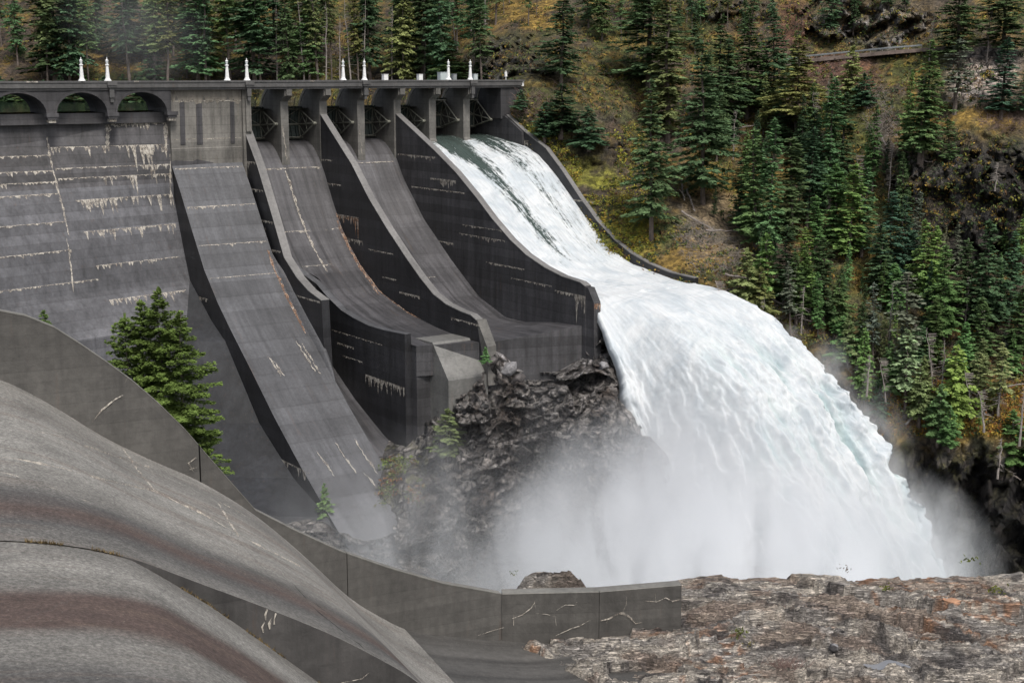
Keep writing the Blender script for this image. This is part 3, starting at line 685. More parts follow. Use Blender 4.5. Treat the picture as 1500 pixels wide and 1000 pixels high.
for a, d0, l, s in ((-10.5, 27.5, 4, 1), (-10, 28.5, 3, 2), (-4.2, 25.5, 6, 3), (-3.5, 26, 6, 4), (-10.6, 45, 5, 5), (-6.8, 44, 6, 6), (-3.4, 44, 7, 7), (-5, 50, 3, 8), (-2.5, 54, 4, 9)):
    line(mb, [G(a + .1 * i, d0 + l * i / 5, interp(SL, d0 + l * i / 5) + .1) for i in range(6)], .35, 2, s)
line(mb, [G(-1.7, 10 + 1.3 * i, interp(SL, 10 + 1.3 * i) + .1) for i in range(12)], .7, 3, 12, .2)
for u, z, d0, d1, dp, s in ((UE, -61, 38, 50, 2.5, 131), (UE, -38.5, 8, 13, 3, 132)):
    deposit(mb, lambda a, b: G(u - .05, a, z - b), d0, d1, dp, s, 2, gap=.3)
mb.build('sloping_slab', [M['slab'], M['dark'], M['lime'], M['rust']], dam)
# fillet bulging out of the slab's right edge and the darker lower ramp beside it
rows = []
for i in range(14):
    q = i / 13; d = 10 + 24 * q; z = interp(SL, d); b = math.sin(math.pi * q) ** .8
    rows.append([G(-1.2 + 2.4 * b * s, d + .0 * s, z + .08 + (2.0 * b) * math.sin(s * math.pi * .75) - 2.6 * b * s ** 3) for s in np.linspace(0, 1, 6)] + [G(-1.2 + 2.4 * b, d, z - 8)])
mb = MB(); mb.grid(np.array(rows)); mb.build('slab_fillet', M['slab'], dam, smooth=True)
RP = [(8, -46), (20.2, -50.0), (30.1, -55.5), (39.4, -59.6), (47.7, -62.5), (60, -69)]
mb = MB(); mb.extr(RP + [(60, -85), (8, -85)], -1.1, 4.6); mb.build('lower_ramp', M['floor'], dam)

# ================================================================ lamp posts and boxes on the deck
def lamp_proto():
    t = empty('lamp_post', (0, 0, 0), 'x', 'lamp post', 'white lamp standards on the dam parapet')
    mb = MB(); mb.lathe([(.62, 0), (.62, .12), (.5, .22), (.4, .42), (.36, .6), (.27, 1.9), (.22, 2.55), (.34, 2.62), (.34, 2.75), (.25, 2.82)], 8); mb.build('post', M['white'], t)
    mb = MB(); mb.lathe([(.16, 2.82), (.2, 2.95), (.25, 3.25), (.2, 3.4)], 8); g = mb.build('lantern', M['glass'], t)
    mb = MB(); mb.lathe([(.28, 3.4), (.24, 3.5), (.1, 3.6), (.06, 3.75), (.08, 3.82), (.03, 3.98)], 8); mb.build('finial', M['white'], t)
    return t
lp = lamp_proto()
def dup(root, loc, label):
    r = root.copy(); C.objects.link(r); r.location = tuple(map(float, loc)); r['label'] = label
    for ch in root.children:
        c = ch.copy(); C.objects.link(c); c.parent = r
    return r
lampx = [(120, 'white tapered lamp post above the middle arch, leftmost on the parapet'), (158, 'white lamp post on the bracket between the second and third arch'), (333, 'white lamp post standing on the parapet above the streaked solid block'), (362, 'white lamp post on the bracket just left of the first spillway gate'),
         (503, 'white lamp post above the third gate opening, left of a bracketed one'), (534, 'white lamp post on the bracket above the third pier, left of the small boxes'), (657, 'white lamp post in front of the large pale cabinet'), (689, 'rightmost white lamp post, on the bracket near the rock cliff')]
for i, (x, lab) in enumerate(lampx):
    r_ = ray(x, 118); base = O + Dv * .55; s = (base @ Dv) / (r_[:2] @ Dv); Q = r_ * s
    loc = (Q[0], Q[1], ZD)
    if i == 0: lp.location = loc; lp['label'] = lab
    else: dup(lp, loc, lab)
def cabinet(x, w, h, dep, lab, mat, name='control_cabinet', d=-3.2):
    r_ = ray(x, 118); base = O + Dv * d; s = (base @ Dv) / (r_[:2] @ Dv); Q = r_ * s; u = (Q[:2] - O) @ Uv
    t = empty(name, (*Q[:2], ZD - .4), lab, 'cabinet')
    o = (Q[0], Q[1], ZD - .4)
    mb = MB(); mb.boxu(u - w / 2, u + w / 2, d - dep / 2, d + dep / 2, ZD - .4, ZD + h); mb.build('housing', mat, t, origin=o)
    mb = MB(); mb.boxu(u - w / 2 - .06, u + w / 2 + .06, d - dep / 2 - .06, d + dep / 2 + .06, ZD + h, ZD + h + .08); mb.build('lid', mat, t, origin=o)
    mb = MB(); mb.boxu(u - w / 2 + .1, u + w / 2 - .1, d + dep / 2, d + dep / 2 + .03, ZD - .2, ZD + h - .1); mb.build('door', mat, t, origin=o)
cabinet(564, .95, 1.05, .9, 'small white box on the deck, left one of two beyond the third pier', M['white'])
cabinet(615, .9, 1.05, .9, 'small white box on the deck, nearer the large pale cabinet', M['white'])
cabinet(648, 1.6, 1.45, 1.2, 'large pale green-grey cabinet behind a lamp post', M['cab'])
cabinet(665, .8, 1.1, .8, 'grey box just right of the large pale cabinet', M['galv'])
cabinet(696, .9, 1.1, .6, 'pale louvred box right of the last lamp post', M['cab'])
mb = MB(); q = G(58.8, -2.6, ZD - .4); mb.lathe([(.09, 0), (.09, 1.0), (.28, 1.0), (.28, 1.9), (.1, 2.0)], 10, o=q); mb.tube([q, q + np.array([0, 0, 2.3])], .05, 6); o = mb.build('siren_post', M['white']); tag(o, 'short white cylindrical beacon on a post near the road rail', 'beacon')
mb = MB(); q = G(60.9, .3, -2.7); mb.lathe([(.3, 0), (.34, .05), (.34, 1.0), (.2, 1.15)], 10, o=q); o = mb.build('bollard', M['white']); tag(o, 'stubby white bollard at the right end of the deck parapet', 'bollard')

def guard_rail(pts, lab, n):
    P = [np.array(p) for p in pts]; t = empty('guard_rail', P[0], lab, 'guard rail'); o = tuple(P[0])
    mb = MB()
    for a, b in zip(P[:-1], P[1:]):
        for h0, h1, off in ((.45, .58, .0), (.58, .66, .05), (.66, .8, .0)):
            v = np.array([0, -off, 0]); mb.hexa([a + (0, 0, h0) + v, b + (0, 0, h0) + v, b + (0, -.06, h0) + v, a + (0, -.06, h0) + v, a + (0, 0, h1) + v, b + (0, 0, h1) + v, b + (0, -.06, h1) + v, a + (0, -.06, h1) + v])
    mb.build('rail', M['galv'], t, origin=o)
    L = [np.linalg.norm(b - a) for a, b in zip(P[:-1], P[1:])]; S = sum(L)
    for k_ in range(n):
        s = S * k_ / (n - 1); i = 0
        while i < len(L) - 1 and s > L[i]: s -= L[i]; i += 1
        p = P[i] + (P[i + 1] - P[i]) * min(1, s / L[i]); mb = MB()
        mb.hexa([p + (-.08, .02, -.4), p + (.08, .02, -.4), p + (.08, .2, -.4), p + (-.08, .2, -.4), p + (-.08, .02, .8), p + (.08, .02, .8), p + (.08, .2, .8), p + (-.08, .2, .8)]); mb.build('post', M['dead'], t, origin=o)

# ================================================================ WATER
WL = [(-10, -12.4), (-5, -12.7), (0, -14.0), (3, -15.6), (8, -18.6), (15, -21.8), (21, -24.6), (26.5, -27.4), (32, -30.4), (37, -33.0), (42, -35.2), (47, -36.3), (53, -36.9), (59, -37.0)]
WR = [(-10, -12.4), (-5, -12.6), (0, -13.1), (2.4, -13.4), (8.4, -14.7), (12, -16), (15.4, -17.9), (21, -22), (26.5, -26.2), (32, -30), (37.1, -32.9), (42, -34.6), (47, -35.5), (53, -36), (59, -36.2)]
nu = 200; S = np.linspace(0, 1, nu)
dch = np.linspace(-9, 59, 260)
Pc = np.zeros((len(dch), nu, 3)); fl = np.zeros((len(dch), nu, 3))
for j, d in enumerate(dch):
    zl, zr = interp(WL, d), interp(WR, d); u = 33.1 + (56.6 - 33.1) * S
    Pc[j] = G(u, d, zl * (1 - S) + zr * S); fl[j, :, 0] = u; fl[j, :, 1] = d
uu, dd = fl[..., 0], fl[..., 1]
n1 = fbm(np.stack([uu * .9, dd * .13, uu * 0], -1), 5, 3); n2 = fbm(np.stack([uu * .35, dd * .06, uu * 0 + 4], -1), 3, 5)
# how much foam: grows downstream; a darker tongue persists below each gate
foam = sst(-8, 20, dd) * .55 + .25
cen = lambda d: 45.6 - .02 * d
foam = foam - .62 * np.exp(-((uu - (44.6 - .012 * dd)) / 1.25) ** 2) * (1 - sst(30, 41, dd)) * (1 - .2 * sst(0, 10, dd))
foam = foam - .25 * np.exp(-((uu - 51.6) / 1.3) ** 2) * (1 - sst(22, 38, dd))
foam = foam - .3 * np.exp(-((uu - 42.2) / 1.3) ** 2) * (1 - sst(4, 12, dd)) - .2 * (1 - sst(-6, 1, dd))
foam = foam + .35 * np.exp(-((uu - 48.5) / 1.2) ** 2) + .5 * sst(2, 8, dd) * (1 - sst(40.5, 43.2, uu)) + .3 * np.exp(-((uu - 40.3) / .5) ** 2)
foam = foam + sst(36, 48, dd) * .6
foam = np.clip(foam, 0, 1.6)
dz = (n1 - .5) * 1.1 + (n2 - .5) * .9
Pc[..., 2] += dz * sst(-8, 5, dd) * .8
# the free jet
NTj = 330; tau = np.linspace(0, 3.75, NTj + 1)[1:]
Pj = np.zeros((NTj, nu, 3)); fj = np.zeros((NTj, nu, 3)); gj = np.zeros((NTj, nu))
v = 9.8 + 9.6 * sst(0, .42, S); kk = .5 * (1 - sst(0, .34, S))
for j, ta in enumerate(tau):
    x = v * ta; u = 33.1 + 23.5 * S + (S - .6) * .2 * x; zz = (-37.0 + .8 * S) - 4.9 * ta ** 2 - kk * x * (1 - .3 * sst(0, 3, ta))
    Pj[j] = G(u, 59 + x, zz); fj[j, :, 0] = u; fj[j, :, 1] = 59 + x * .35 + (4.9 * ta ** 2) * .8
L_ = fj[..., 1] - 59; SS = np.broadcast_to(S, L_.shape)
q = np.stack([Pj[..., 0] * .16, Pj[..., 1] * .16, Pj[..., 2] * .05], -1)
b1 = ridge(np.stack([fj[..., 0] * .22, fj[..., 1] * .045, fj[..., 0] * 0 + 5], -1), 4, 11); b2 = fbm(np.stack([Pj[..., 0] * .5, Pj[..., 1] * .5, Pj[..., 2] * .16], -1), 4, 12); w1, _ = worley(np.stack([fj[..., 0] * .42, fj[..., 1] * .2 + b1, b2 * 1.0], -1), 3)
w2, _ = worley(np.stack([fj[..., 0] * 1.0, fj[..., 1] * .5, b2 * 1.5], -1), 8)
amp = sst(0, 25, L_) * 1.0 + .12
fl_u, fl_v = fj[..., 0], fj[..., 1]
s1 = ridge(np.stack([fl_u * .8, fl_v * .16, b2 * 2], -1), 4, 31); s2 = fbm(np.stack([fl_u * 2.6, fl_v * .8, b2 * 3], -1), 4, 32); s3 = fbm(Pj * np.array([1.3, 1.3, .8]), 4, 33)
disp = (1 - w1) * .5 + (b1 - .6) * 5.0 + (b2 - .5) * 2.0 + (s1 - .6) * 1.5 + (s2 - .5) * 1.0 + (s3 - .5) * .7
out = np.array([Dv[0], Dv[1], .55]); out /= np.linalg.norm(out)
Psm = Pj.copy()
Pj += ((disp - .6) * amp)[..., None] * out
n3 = fbm(np.stack([Pj[..., 0] * .35, Pj[..., 1] * .35, Pj[..., 2] * .3], -1), 5, 21)
edge = sst(.0, .08, SS) * (1 - sst(.92, 1.0, SS))
side = (n3 - .5) * 5.0 * amp * (1 - edge)
Pj[..., 0] += Uv[0] * side; Pj[..., 1] += Uv[1] * side
gj = np.clip((.72 - b1) * 3 + (.62 - s1) * 2, 0, 1) * sst(6, 20, L_) * sst(.12, .35, SS) * .9  # shade between the billows, painted as a cooler, darker tint in the folds
P = np.concatenate([Pc, Pj]); fj = np.concatenate([fl, fj]); foam = np.concatenate([foam, np.full(gj.shape, 1.7)]); fold_shade = np.concatenate([np.zeros(uu.shape), gj])
A_, B_ = P.shape[:2]
# underside so that the jet has body
back = P.copy(); th = np.concatenate([np.full(len(dch), .8), 1.0 + 4 * sst(0, 30, L_[:, 0])])[:, None]
back[..., 0] -= Dv[0] * th * .9; back[..., 1] -= Dv[1] * th * .9; back[..., 2] -= th * .7
Q = gridq(A_, B_); n0 = A_ * B_
Q2 = gridq(A_, B_)[:, ::-1] + n0
i = np.arange(A_ - 1); e1 = np.stack([i * B_, (i + 1) * B_, (i + 1) * B_ + n0, i * B_ + n0], 1); e2 = np.stack([i * B_ + B_ - 1, i * B_ + B_ - 1 + n0, (i + 1) * B_ + B_ - 1 + n0, (i + 1) * B_ + B_ - 1], 1)
j = np.arange(B_ - 1); e3 = np.stack([(A_ - 1) * B_ + j, (A_ - 1) * B_ + j + 1, (A_ - 1) * B_ + j + 1 + n0, (A_ - 1) * B_ + j + n0], 1)
W_ = fastmesh('waterfall', np.concatenate([P.reshape(-1, 3), back.reshape(-1, 3)]), np.concatenate([Q, Q2, e1, e2, e3]), M['water'],
              attrs={'foam': np.tile(foam.ravel(), 2), 'fold_shade': np.tile(fold_shade.ravel(), 2), 'fl': np.tile(fj.reshape(-1, 3), (2, 1))})
tag(W_, 'white water racing down the right chute and leaping off its lip', None, kind='structure')
# chute floor under the water
mb = MB(); P3 = [(d, z - 1.6) for d, z in WL]; mb.extr([(-14, -13)] + P3[1:] + [(59, -50), (-14, -50)], 33.1, 56.6); mb.build('chute_floor', M['side'], dam)
mb = MB(); mb.add([(-400, 255, -6.5 - .0), (-400, 700, -6.5), (60, 700, -6.5), (-40, 273, -6.5), (-70, 255, -6.5)], [(0, 1, 2, 3, 4)])
mb = MB(); mb.add([G(-200, -6.2, -6.6), G(57, -6.2, -6.6), G(57, -200, -6.6), G(-200, -200, -6.6)], [(0, 1, 2, 3)]); tag(mb.build('reservoir', M['still']), 'dark still water behind the dam', None, kind='structure')
mb = MB(); mb.add([(-150, 95, -98), (260, 95, -98), (260, 300, -98), (-150, 300, -98)], [(0, 1, 2, 3)]); tag(mb.build('river', m_still('river_water', (.25, .3, .3), .5, .4)), 'churned pale river at the foot of the fall', None, kind='structure')
# ================================================================ TERRAIN
class TPS:
    def __init__(s, pts):
        s.c = np.array([(p[0] / 100., p[1] / 100.) for p in pts]); y = np.array([p[2] for p in pts], float); n = len(pts)
        k = s.k(np.linalg.norm(s.c[:, None] - s.c[None], axis=-1)) + np.eye(n) * .02
        Pm = np.concatenate([np.ones((n, 1)), s.c], 1); A = np.block([[k, Pm], [Pm.T, np.zeros((3, 3))]])
        s.w = np.linalg.solve(A, np.concatenate([y, np.zeros(3)]))
    def k(s, r): return np.where(r > 0, r * r * np.log(r + 1e-9), 0)
    def __call__(s, x, y):
        q = np.stack([np.asarray(x) / 100., np.asarray(y) / 100.], -1); r = np.linalg.norm(q[..., None, :] - s.c, axis=-1)
        return s.k(r) @ s.w[:-3] + s.w[-3] + q @ s.w[-2:]
hill_pts = [(-300, 150, 335), (0, 152, 338), (300, 150, 338), (500, 146, 338), (640, 140, 334), (700, 132, 322), (745, 130, 302), (-300, -150, 450), (0, 0, 398), (300, 0, 400), (600, 0, 392), (300, -200, 470), (600, -200, 455), (0, 90, 362), (300, 90, 362), (550, 90, 357),
            (700, 60, 341), (760, 60, 331), (800, 118, 302), (790, 10, 355), (860, -100, 395), (775, 185, 292), (800, 208, 288), (850, 285, 278), (900, 345, 268), (960, 385, 259), (1018, 408, 250), (1075, 430, 248), (1140, 480, 246), (1210, 560, 242), (1290, 640, 238), (1290, 830, 230),
            (1400, 655, 231), (1500, 690, 225), (1500, 830, 219), (1800, 850, 205), (1800, 600, 225), (1800, 300, 262), (1800, 0, 312), (1800, -200, 350), (1000, 200, 304), (1000, 0, 352), (1000, -200, 420), (1250, 150, 303), (1250, 90, 317), (1250, 70, 325), (1250, 0, 338), (1250, -200, 395), (1250, 250, 287), (1250, 400, 264), (1500, 210, 281), (1430, 215, 278), (1430, 400, 262),
            (1500, 420, 256), (1500, 80, 306), (1500, -200, 375), (1420, 560, 240), (1100, 300, 281), (1100, 850, 238), (900, 600, 262), (700, 400, 300), (500, 300, 330), (1120, 600, 250)]
HT = TPS(hill_pts)
gx = np.arange(-330, 1840, 4.0); gy = np.concatenate([np.arange(-230, 160, 4.0), np.arange(160, 900, 4.0)])
X, Yp = np.meshgrid(gx, gy)
def world(x, y, D):
    a = (x - 750) / F; b = (500 - y) / F; s = D / (CP + b * SP)
    return np.stack([a * s, D, (-SP + b * CP) * s], -1)
def blob(x, y, cx, cy, rx, ry, soft=.5):
    r = np.sqrt(((x - cx) / rx) ** 2 + ((y - cy) / ry) ** 2); return 1 - sst(1 - soft, 1 + soft * .6, r)
P = world(X, Yp, HT(X, Yp))
wx = X + (fbm(P * .06, 3, 31) - .5) * 90; wy = Yp + (fbm(P * .06, 3, 32) - .5) * 70
def B(*a, **k): return blob(wx, wy, *a, **k)
cliff = np.maximum.reduce([B(745, 85, 75, 42), B(1280, 35, 110, 48), B(1450, 300, 110, 95), B(1340, 265, 45, 40), B(1420, 760, 190, 110), B(1075, 20, 50, 30) * .8, B(870, 200, 60, 50) * .35, B(1180, 430, 40, 50) * .5, B(1240, 640, 60, 90) * .9, B(1000, -60, 120, 60) * .6, B(1280, 500, 30, 60) * .4])
talus = np.maximum(B(1450, 120, 60, 40), B(1040, 330, 50, 60) * .35)
rn = ridge(P * np.array([.12, .12, .05]) + 3, 5, 41); w1, wid = worley(P * np.array([.24, .24, .16]) + fbm(P * .15, 3, 44)[..., None], 42); w2, wid2 = worley(P * .7, 43); f1 = fbm(P * .1, 5, 45)
f2 = fbm(P * .5, 4, 46)
fa, fi = facet(P * np.array([.16, .16, .09]) + fbm(P * .15, 3, 44)[..., None] * .8, 171, 1.2); fb, fi2 = facet(P * np.array([.42, .42, .25]), 172, 1.2)
wid = .5 * wid + .5 * fi
rel = (f1 - .5) * 5 + (f2 - .5) * 1.8 + fb * .5 + cliff * ((rn - .6) * 7 + fa * 5.5 + fb * 2.2) + talus * ((wid2 - .5) * 1.6 - w2 * 1.2)
near_edge = 1 - sst(0, 40, np.abs(Yp - np.interp(X, [745, 800, 850, 900, 960, 1018], [150, 208, 285, 345, 385, 408]))) * 1.0
rel *= 1 - .75 * near_edge * ((X > 730) & (X < 1040))
rel *= np.where((X < 720), sst(170, 120, Yp) * .8 + .2 * (Yp < 170), 1)
Dp = HT(X, Yp) - np.abs(rel) * .0 - rel
P = world(X, Yp, Dp)
# surface colour: real materials of the slope
n_a = fbm(P * .09, 4, 51); n_b = fbm(P * .35, 4, 52); n_c = fbm(P * 1.1, 3, 53) * .6 + fi2 * .4
dy = np.gradient(P, axis=0); dx = np.gradient(P, axis=1); nr = np.cross(dx, dy); nr /= np.linalg.norm(nr, axis=-1, keepdims=True) + 1e-9; flat = np.abs(nr[..., 2])
def lerp(a, b, t): return a + (b - a) * t[..., None]
litter = np.array([.06, .046, .032]); olive = np.array([.06, .062, .018]); ochre = np.array([.2, .13, .03]); ymoss = np.array([.15, .145, .025]); grey = np.array([.13, .122, .115]); dkrock = np.array([.035, .033, .033]); tan = np.array([.24, .19, .155]); red = np.array([.12, .055, .038]); wetrock = np.array([.028, .025, .025])
col = lerp(np.broadcast_to(litter, P.shape), olive, sst(.42, .6, n_a)); col = lerp(col, ochre * .75, sst(.5, .66, n_b) * .75)
yzone = np.maximum.reduce([B(800, 200, 45, 25), B(850, 270, 70, 55), B(900, 340, 60, 50)])
col = lerp(col, ymoss, np.clip(yzone * sst(.35, .55, n_b) * 1.2, 0, 1))
ozone = np.maximum.reduce([B(1050, 290, 45, 60), B(1000, 385, 60, 25), B(1440, 192, 110, 22), B(780, 15, 70, 28), B(700, 55, 40, 25), B(1400, 245, 40, 15), B(1450, 600, 80, 50), B(1300, 570, 60, 50), B(1170, 20, 30, 20), B(170, 85, 45, 30), B(1260, 410, 22, 15), B(1300, 15, 40, 25) * .6])
col = lerp(col, ochre, np.clip(ozone * sst(.3, .55, n_b) * 1.25, 0, 1))
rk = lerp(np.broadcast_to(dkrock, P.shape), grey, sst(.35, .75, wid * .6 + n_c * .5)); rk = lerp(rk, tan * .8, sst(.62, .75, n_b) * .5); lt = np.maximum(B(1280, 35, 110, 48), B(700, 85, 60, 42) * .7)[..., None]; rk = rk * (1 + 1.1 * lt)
wetz = np.maximum(B(1430, 770, 230, 120), B(1450, 300, 110, 95) * .75); rk = lerp(rk, lerp(np.broadcast_to(wetrock, P.shape), np.array([.075, .06, .055]), sst(.45, .7, n_c)), wetz)
mossy = sst(.38, .66, flat + (n_b - .5) * .9) * .7 * (1 - .75 * B(1450, 300, 110, 95))
rk = lerp(rk, lerp(np.broadcast_to(ochre * .55, P.shape), ymoss * .5, sst(.4, .6, n_a)), mossy * (1 - .7 * B(1430, 800, 230, 110)))
col = lerp(col, rk, np.clip(cliff * 1.3, 0, 1))
col = lerp(col, lerp(np.broadcast_to(grey * 1.6, P.shape), tan * 1.7, wid2), np.clip(talus * 1.2, 0, 1))
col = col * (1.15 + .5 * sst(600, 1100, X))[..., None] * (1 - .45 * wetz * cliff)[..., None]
col = lerp(col, red * 1.4, np.clip(np.maximum(B(1168, 50, 28, 32), B(1240, 110, 65, 25) * .75) * 1.2, 0, 1) * (.6 + .4 * n_b))
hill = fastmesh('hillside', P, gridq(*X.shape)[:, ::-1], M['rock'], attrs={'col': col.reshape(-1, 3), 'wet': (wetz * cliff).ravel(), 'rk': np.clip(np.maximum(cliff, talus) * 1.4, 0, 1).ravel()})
tag(hill, 'steep wooded mountainside of moss, litter and rock cliffs', None, kind='structure')
HP = P
def hillP(x, y):
    i = int(np.clip(round((y - gy[0]) / 4), 0, len(gy) - 1)); j = int(np.clip(round((x - gx[0]) / 4), 0, len(gx) - 1)); return HP[i, j]
# far ridge so the hill has something behind it from other viewpoints
road = MB(); rp = [(1150, 88), (1180, 83), (1240, 77), (1300, 71), (1350, 67), (1390, 64)]
rw = [np.array(hillP(x, y)) for x, y in rp]; Yr = [min(r[1], 330) - 4.0 for r in rw]; rw = [atY(x, y, Y_) for (x, y), Y_ in zip(rp, Yr)]
for a, b in zip(rw[:-1], rw[1:]):
    road.hexa([a + (0, -.6, -1.3), b + (0, -.6, -1.3), b + (0, 7, -1.3), a + (0, 7, -1.3), a + (0, -.3, -.55), b + (0, -.3, -.55), b + (0, 7, -.55), a + (0, 7, -.55)])
tag(road.build('road', m_simple('road_gravel', (.13, .1, .085), .95, .4, .8)), 'narrow road cut across the hillside', None, kind='structure')
guard_rail([r + (0, -.1, -.55) for r in rw[:-1]], 'long grey guard rail along the road high on the hillside', 12)
g0 = G(60.6, -1.0, ZD - .9)
guard_rail([g0, g0 + np.array([5, 3.0, -.2]), g0 + np.array([11, 6.5, -.3])], 'short grey guard rail running off the right end of the dam', 5)

# the rock mass below the chute lips
op = [(600, 665, 226), (515, 775, 211), (440, 765, 209), (500, 790, 206), (380, 900, 198), (640, 600, 227), (700, 590, 227), (722, 560, 229.5), (722, 530, 228.5), (726, 516, 228.5), (565, 740, 216), (552, 715, 218), (590, 690, 219), (850, 528, 234), (868, 460, 240), (930, 500, 238), (975, 590, 230), (990, 650, 226), (700, 860, 197), (1040, 900, 192), (590, 760, 213), (800, 700, 212), (800, 600, 222), (900, 620, 219), (800, 470, 262), (700, 460, 264), (760, 500, 244), (840, 500, 246), (650, 480, 258), (600, 500, 255), (620, 580, 236), (560, 690, 222), (480, 700, 226), (400, 700, 232), (950, 430, 250), (1050, 560, 236), (1100, 700, 224), (350, 760, 215), (560, 600, 244), (350, 640, 240)]
OT = TPS(op); ox = np.arange(350, 1130, 1.6); oy = np.arange(440, 915, 1.6); X, Yp = np.meshgrid(ox, oy)
P = world(X, Yp, OT(X, Yp))
wrp = fbm(P * .12, 4, 61)[..., None] * 1.4
tilt = P[..., 2] + .35 * P[..., 0] + (fbm(P * .1, 3, 62) - .5) * 6
w1, wi1 = worley(P * np.array([.28, .28, .3]) + wrp, 63); w2, wi2 = worley(P * np.array([.9, .9, 1.0]) + wrp, 64)
rn = ridge(P * .16, 5, 65); st = np.abs((tilt * .33) % 1 - .5)
fa, fi = facet(P * np.array([.12, .12, .15]) + wrp * .2, 161, 1.3); fb, fi2 = facet(P * np.array([.5, .5, .75]) + wrp * .5, 162, 1.2); fc, fi3 = facet(P * 1.5 + wrp, 163, 1.)
rel = (rn - .6) * 2.2 + fa * 4.6 + fb * 1.9 + fc * .6 + ((tilt * .4 + wrp[..., 0]) % 1 - .5) * 1.0 + (fbm(P * .6, 5, 66) - .5) * .8
wi2 = fi2
fade = sst(0, 25, np.minimum(np.abs(Yp - 760) * 0 + 99, 99)); hide = (1 - .75 * ((Yp < 545) & (X > 600) & (X < 870))) * (1 - .8 * ((X < 610) & (Yp < 780)))
hide = hide * (1 - .75 * sst(860, 920, X) * (Yp < 640)) * (1 - .8 * (1 - sst(540, 590, Yp)) * (1 - sst(760, 800, X)))
Dp = OT(X, Yp) - rel * hide
P = world(X, Yp, Dp)
nb = fbm(P * .5, 4, 71); nc = fbm(P * 1.6, 3, 72)
grad = np.gradient(P, axis=0); gx_ = np.gradient(P, axis=1); nr = np.cross(gx_, grad); nr /= np.linalg.norm(nr, axis=-1, keepdims=True) + 1e-9; flat = np.abs(nr[..., 2])
c1 = np.array([.12, .108, .102]); c2 = np.array([.31, .285, .265]); c3 = np.array([.5, .48, .48]); br = np.array([.07, .045, .03])
col = lerp(np.broadcast_to(c1, P.shape), c2, sst(.35, .65, wi2 * .5 + nb * .6)); col = lerp(col, c3, sst(.6, .72, nc) * .6); col = lerp(col, br, sst(.5, .68, fbm(P * .22, 3, 73)) * .7)
lz = blob(X, Yp, 780, 520, 110, 32); col = lerp(col, c3 * .9, lz * sst(.35, .6, wi2) * .8)
col = lerp(col, np.array([.1, .1, .02]), blob(X, Yp, 590, 690, 60, 60) * sst(.5, .65, nb) * .8)
o = fastmesh('gorge_rock', P, gridq(*X.shape)[:, ::-1], M['rock'], smooth=False, attrs={'col': col.reshape(-1, 3), 'wet': np.full(X.size, .9), 'rk': np.ones(X.size)}); tag(o, 'dark wet bedrock below the chute lips', None, kind='structure')
OP = P
def rockP(x, y):
    i = int(np.clip(round((y - 440) / 1.6), 0, len(oy) - 1)); j = int(np.clip(round((x - 350) / 1.6), 0, len(ox) - 1)); return OP[i, j]

# ================================================================ NEAR SPILLWAY
def npf(t, px): return [PN(t, *p) for p in px]
W0 = npf(0, [(0, 553), (80, 595), (150, 640), (230, 678), (290, 702), (370, 750), (440, 808), (515, 880)])
TS = 20.5 * SC
S0 = npf(TS, [(0, 790), (100, 797), (190, 815), (280, 850), (390, 890), (500, 935), (620, 1000)])
W0 = [(-26, -16.5), (-16, -13.2), (-10, -12.6), (-5, -13.0)] + W0 + [(21, -31.3), (26.8, -32.85), (32, -33.3), (50, -33.9)]
sz = S0[-1]
S0 = [(-26, -17.5), (-16, -15.1), (-10, -14.7), (-5, -14.75)] + S0 + [(17.2, -29.2), (20.5, -32.2), (26.8, -33.0), (32, -33.4), (50, -34)]
def smooth(pr, n=3):
    d = np.linspace(pr[0][0], pr[-1][0], 300); z = np.interp(d, [p[0] for p in pr], [p[1] for p in pr])
    for _ in range(n): z = np.convolve(np.pad(z, 4, 'edge'), np.ones(9) / 9, 'valid')
    return list(zip(d, z))
W1, S1 = smooth(W0, 1), smooth(S0, 1)
def nz(t, d): 
    s = np.clip(t / TS, 0, 1); return interp(W1, d) * (1 - s) + interp(S1, d) * s
R2 = npf(TS, [(190, 815), (300, 880), (400, 950), (470, 1000)])
r2d = np.array([r[0] for r in R2]); r2z = np.array([r[1] for r in R2]); drop = np.interp(r2d, [p[0] for p in S1], [p[1] for p in S1]) - r2z
print('riser drop', list(zip(r2d.round(1), drop.round(2))))
def nz2(d): 
    q = np.interp(d, r2d, np.maximum(drop, 0)); q = np.where(d > r2d[-1], drop[-1] + (d - r2d[-1]) * .3, q); return interp(S1, d) - np.maximum(q, 0) - .04
sp = empty('near_spillway', NG(10, 0, -20), 'pale convex concrete spillway chute with brown stain bands in the near left corner', 'spillway')
org = tuple(sp.location)
ds = np.concatenate([np.linspace(-26, 20.8, 150)]); ts = np.linspace(0, TS, 60)
P = np.array([[NG(t, d, nz(t, d)) for t in ts] for d in ds])
mb = MB(); mb.grid(P, 0)
def nv(px, w=.06, sd_=0, m=1, jit=.08):   # white cracks in the chute, traced on its surface
    pts = []
    for x, y in px:
        r = ray(x, y); best = None
        for s in np.linspace(40, 110, 700):
            q_ = r * s; rel_ = q_[:2] - N0; t = rel_ @ NU; d = rel_ @ ND; zz = nz(t, d) if t < TS else nz2(d)
            if q_[2] < zz: best = q_; break
        if best is not None: pts.append(best * .9995)
    if len(pts) > 1: line(mb, pts, w, m, sd_, jit)
cr = [[(0, 632), (70, 635), (130, 655), (180, 672), (235, 690)], [(178, 655), (200, 688), (228, 720)], [(0, 668), (60, 680), (140, 700), (228, 720), (300, 755), (380, 800), (440, 830)], [(318, 735), (335, 765), (352, 790)], [(320, 735), (350, 750), (420, 795)], [(210, 680), (240, 696)], [(0, 690), (80, 715), (130, 735)]]
for i_, c_ in enumerate(cr): nv(c_, .16 if i_ < 4 else .1, i_)
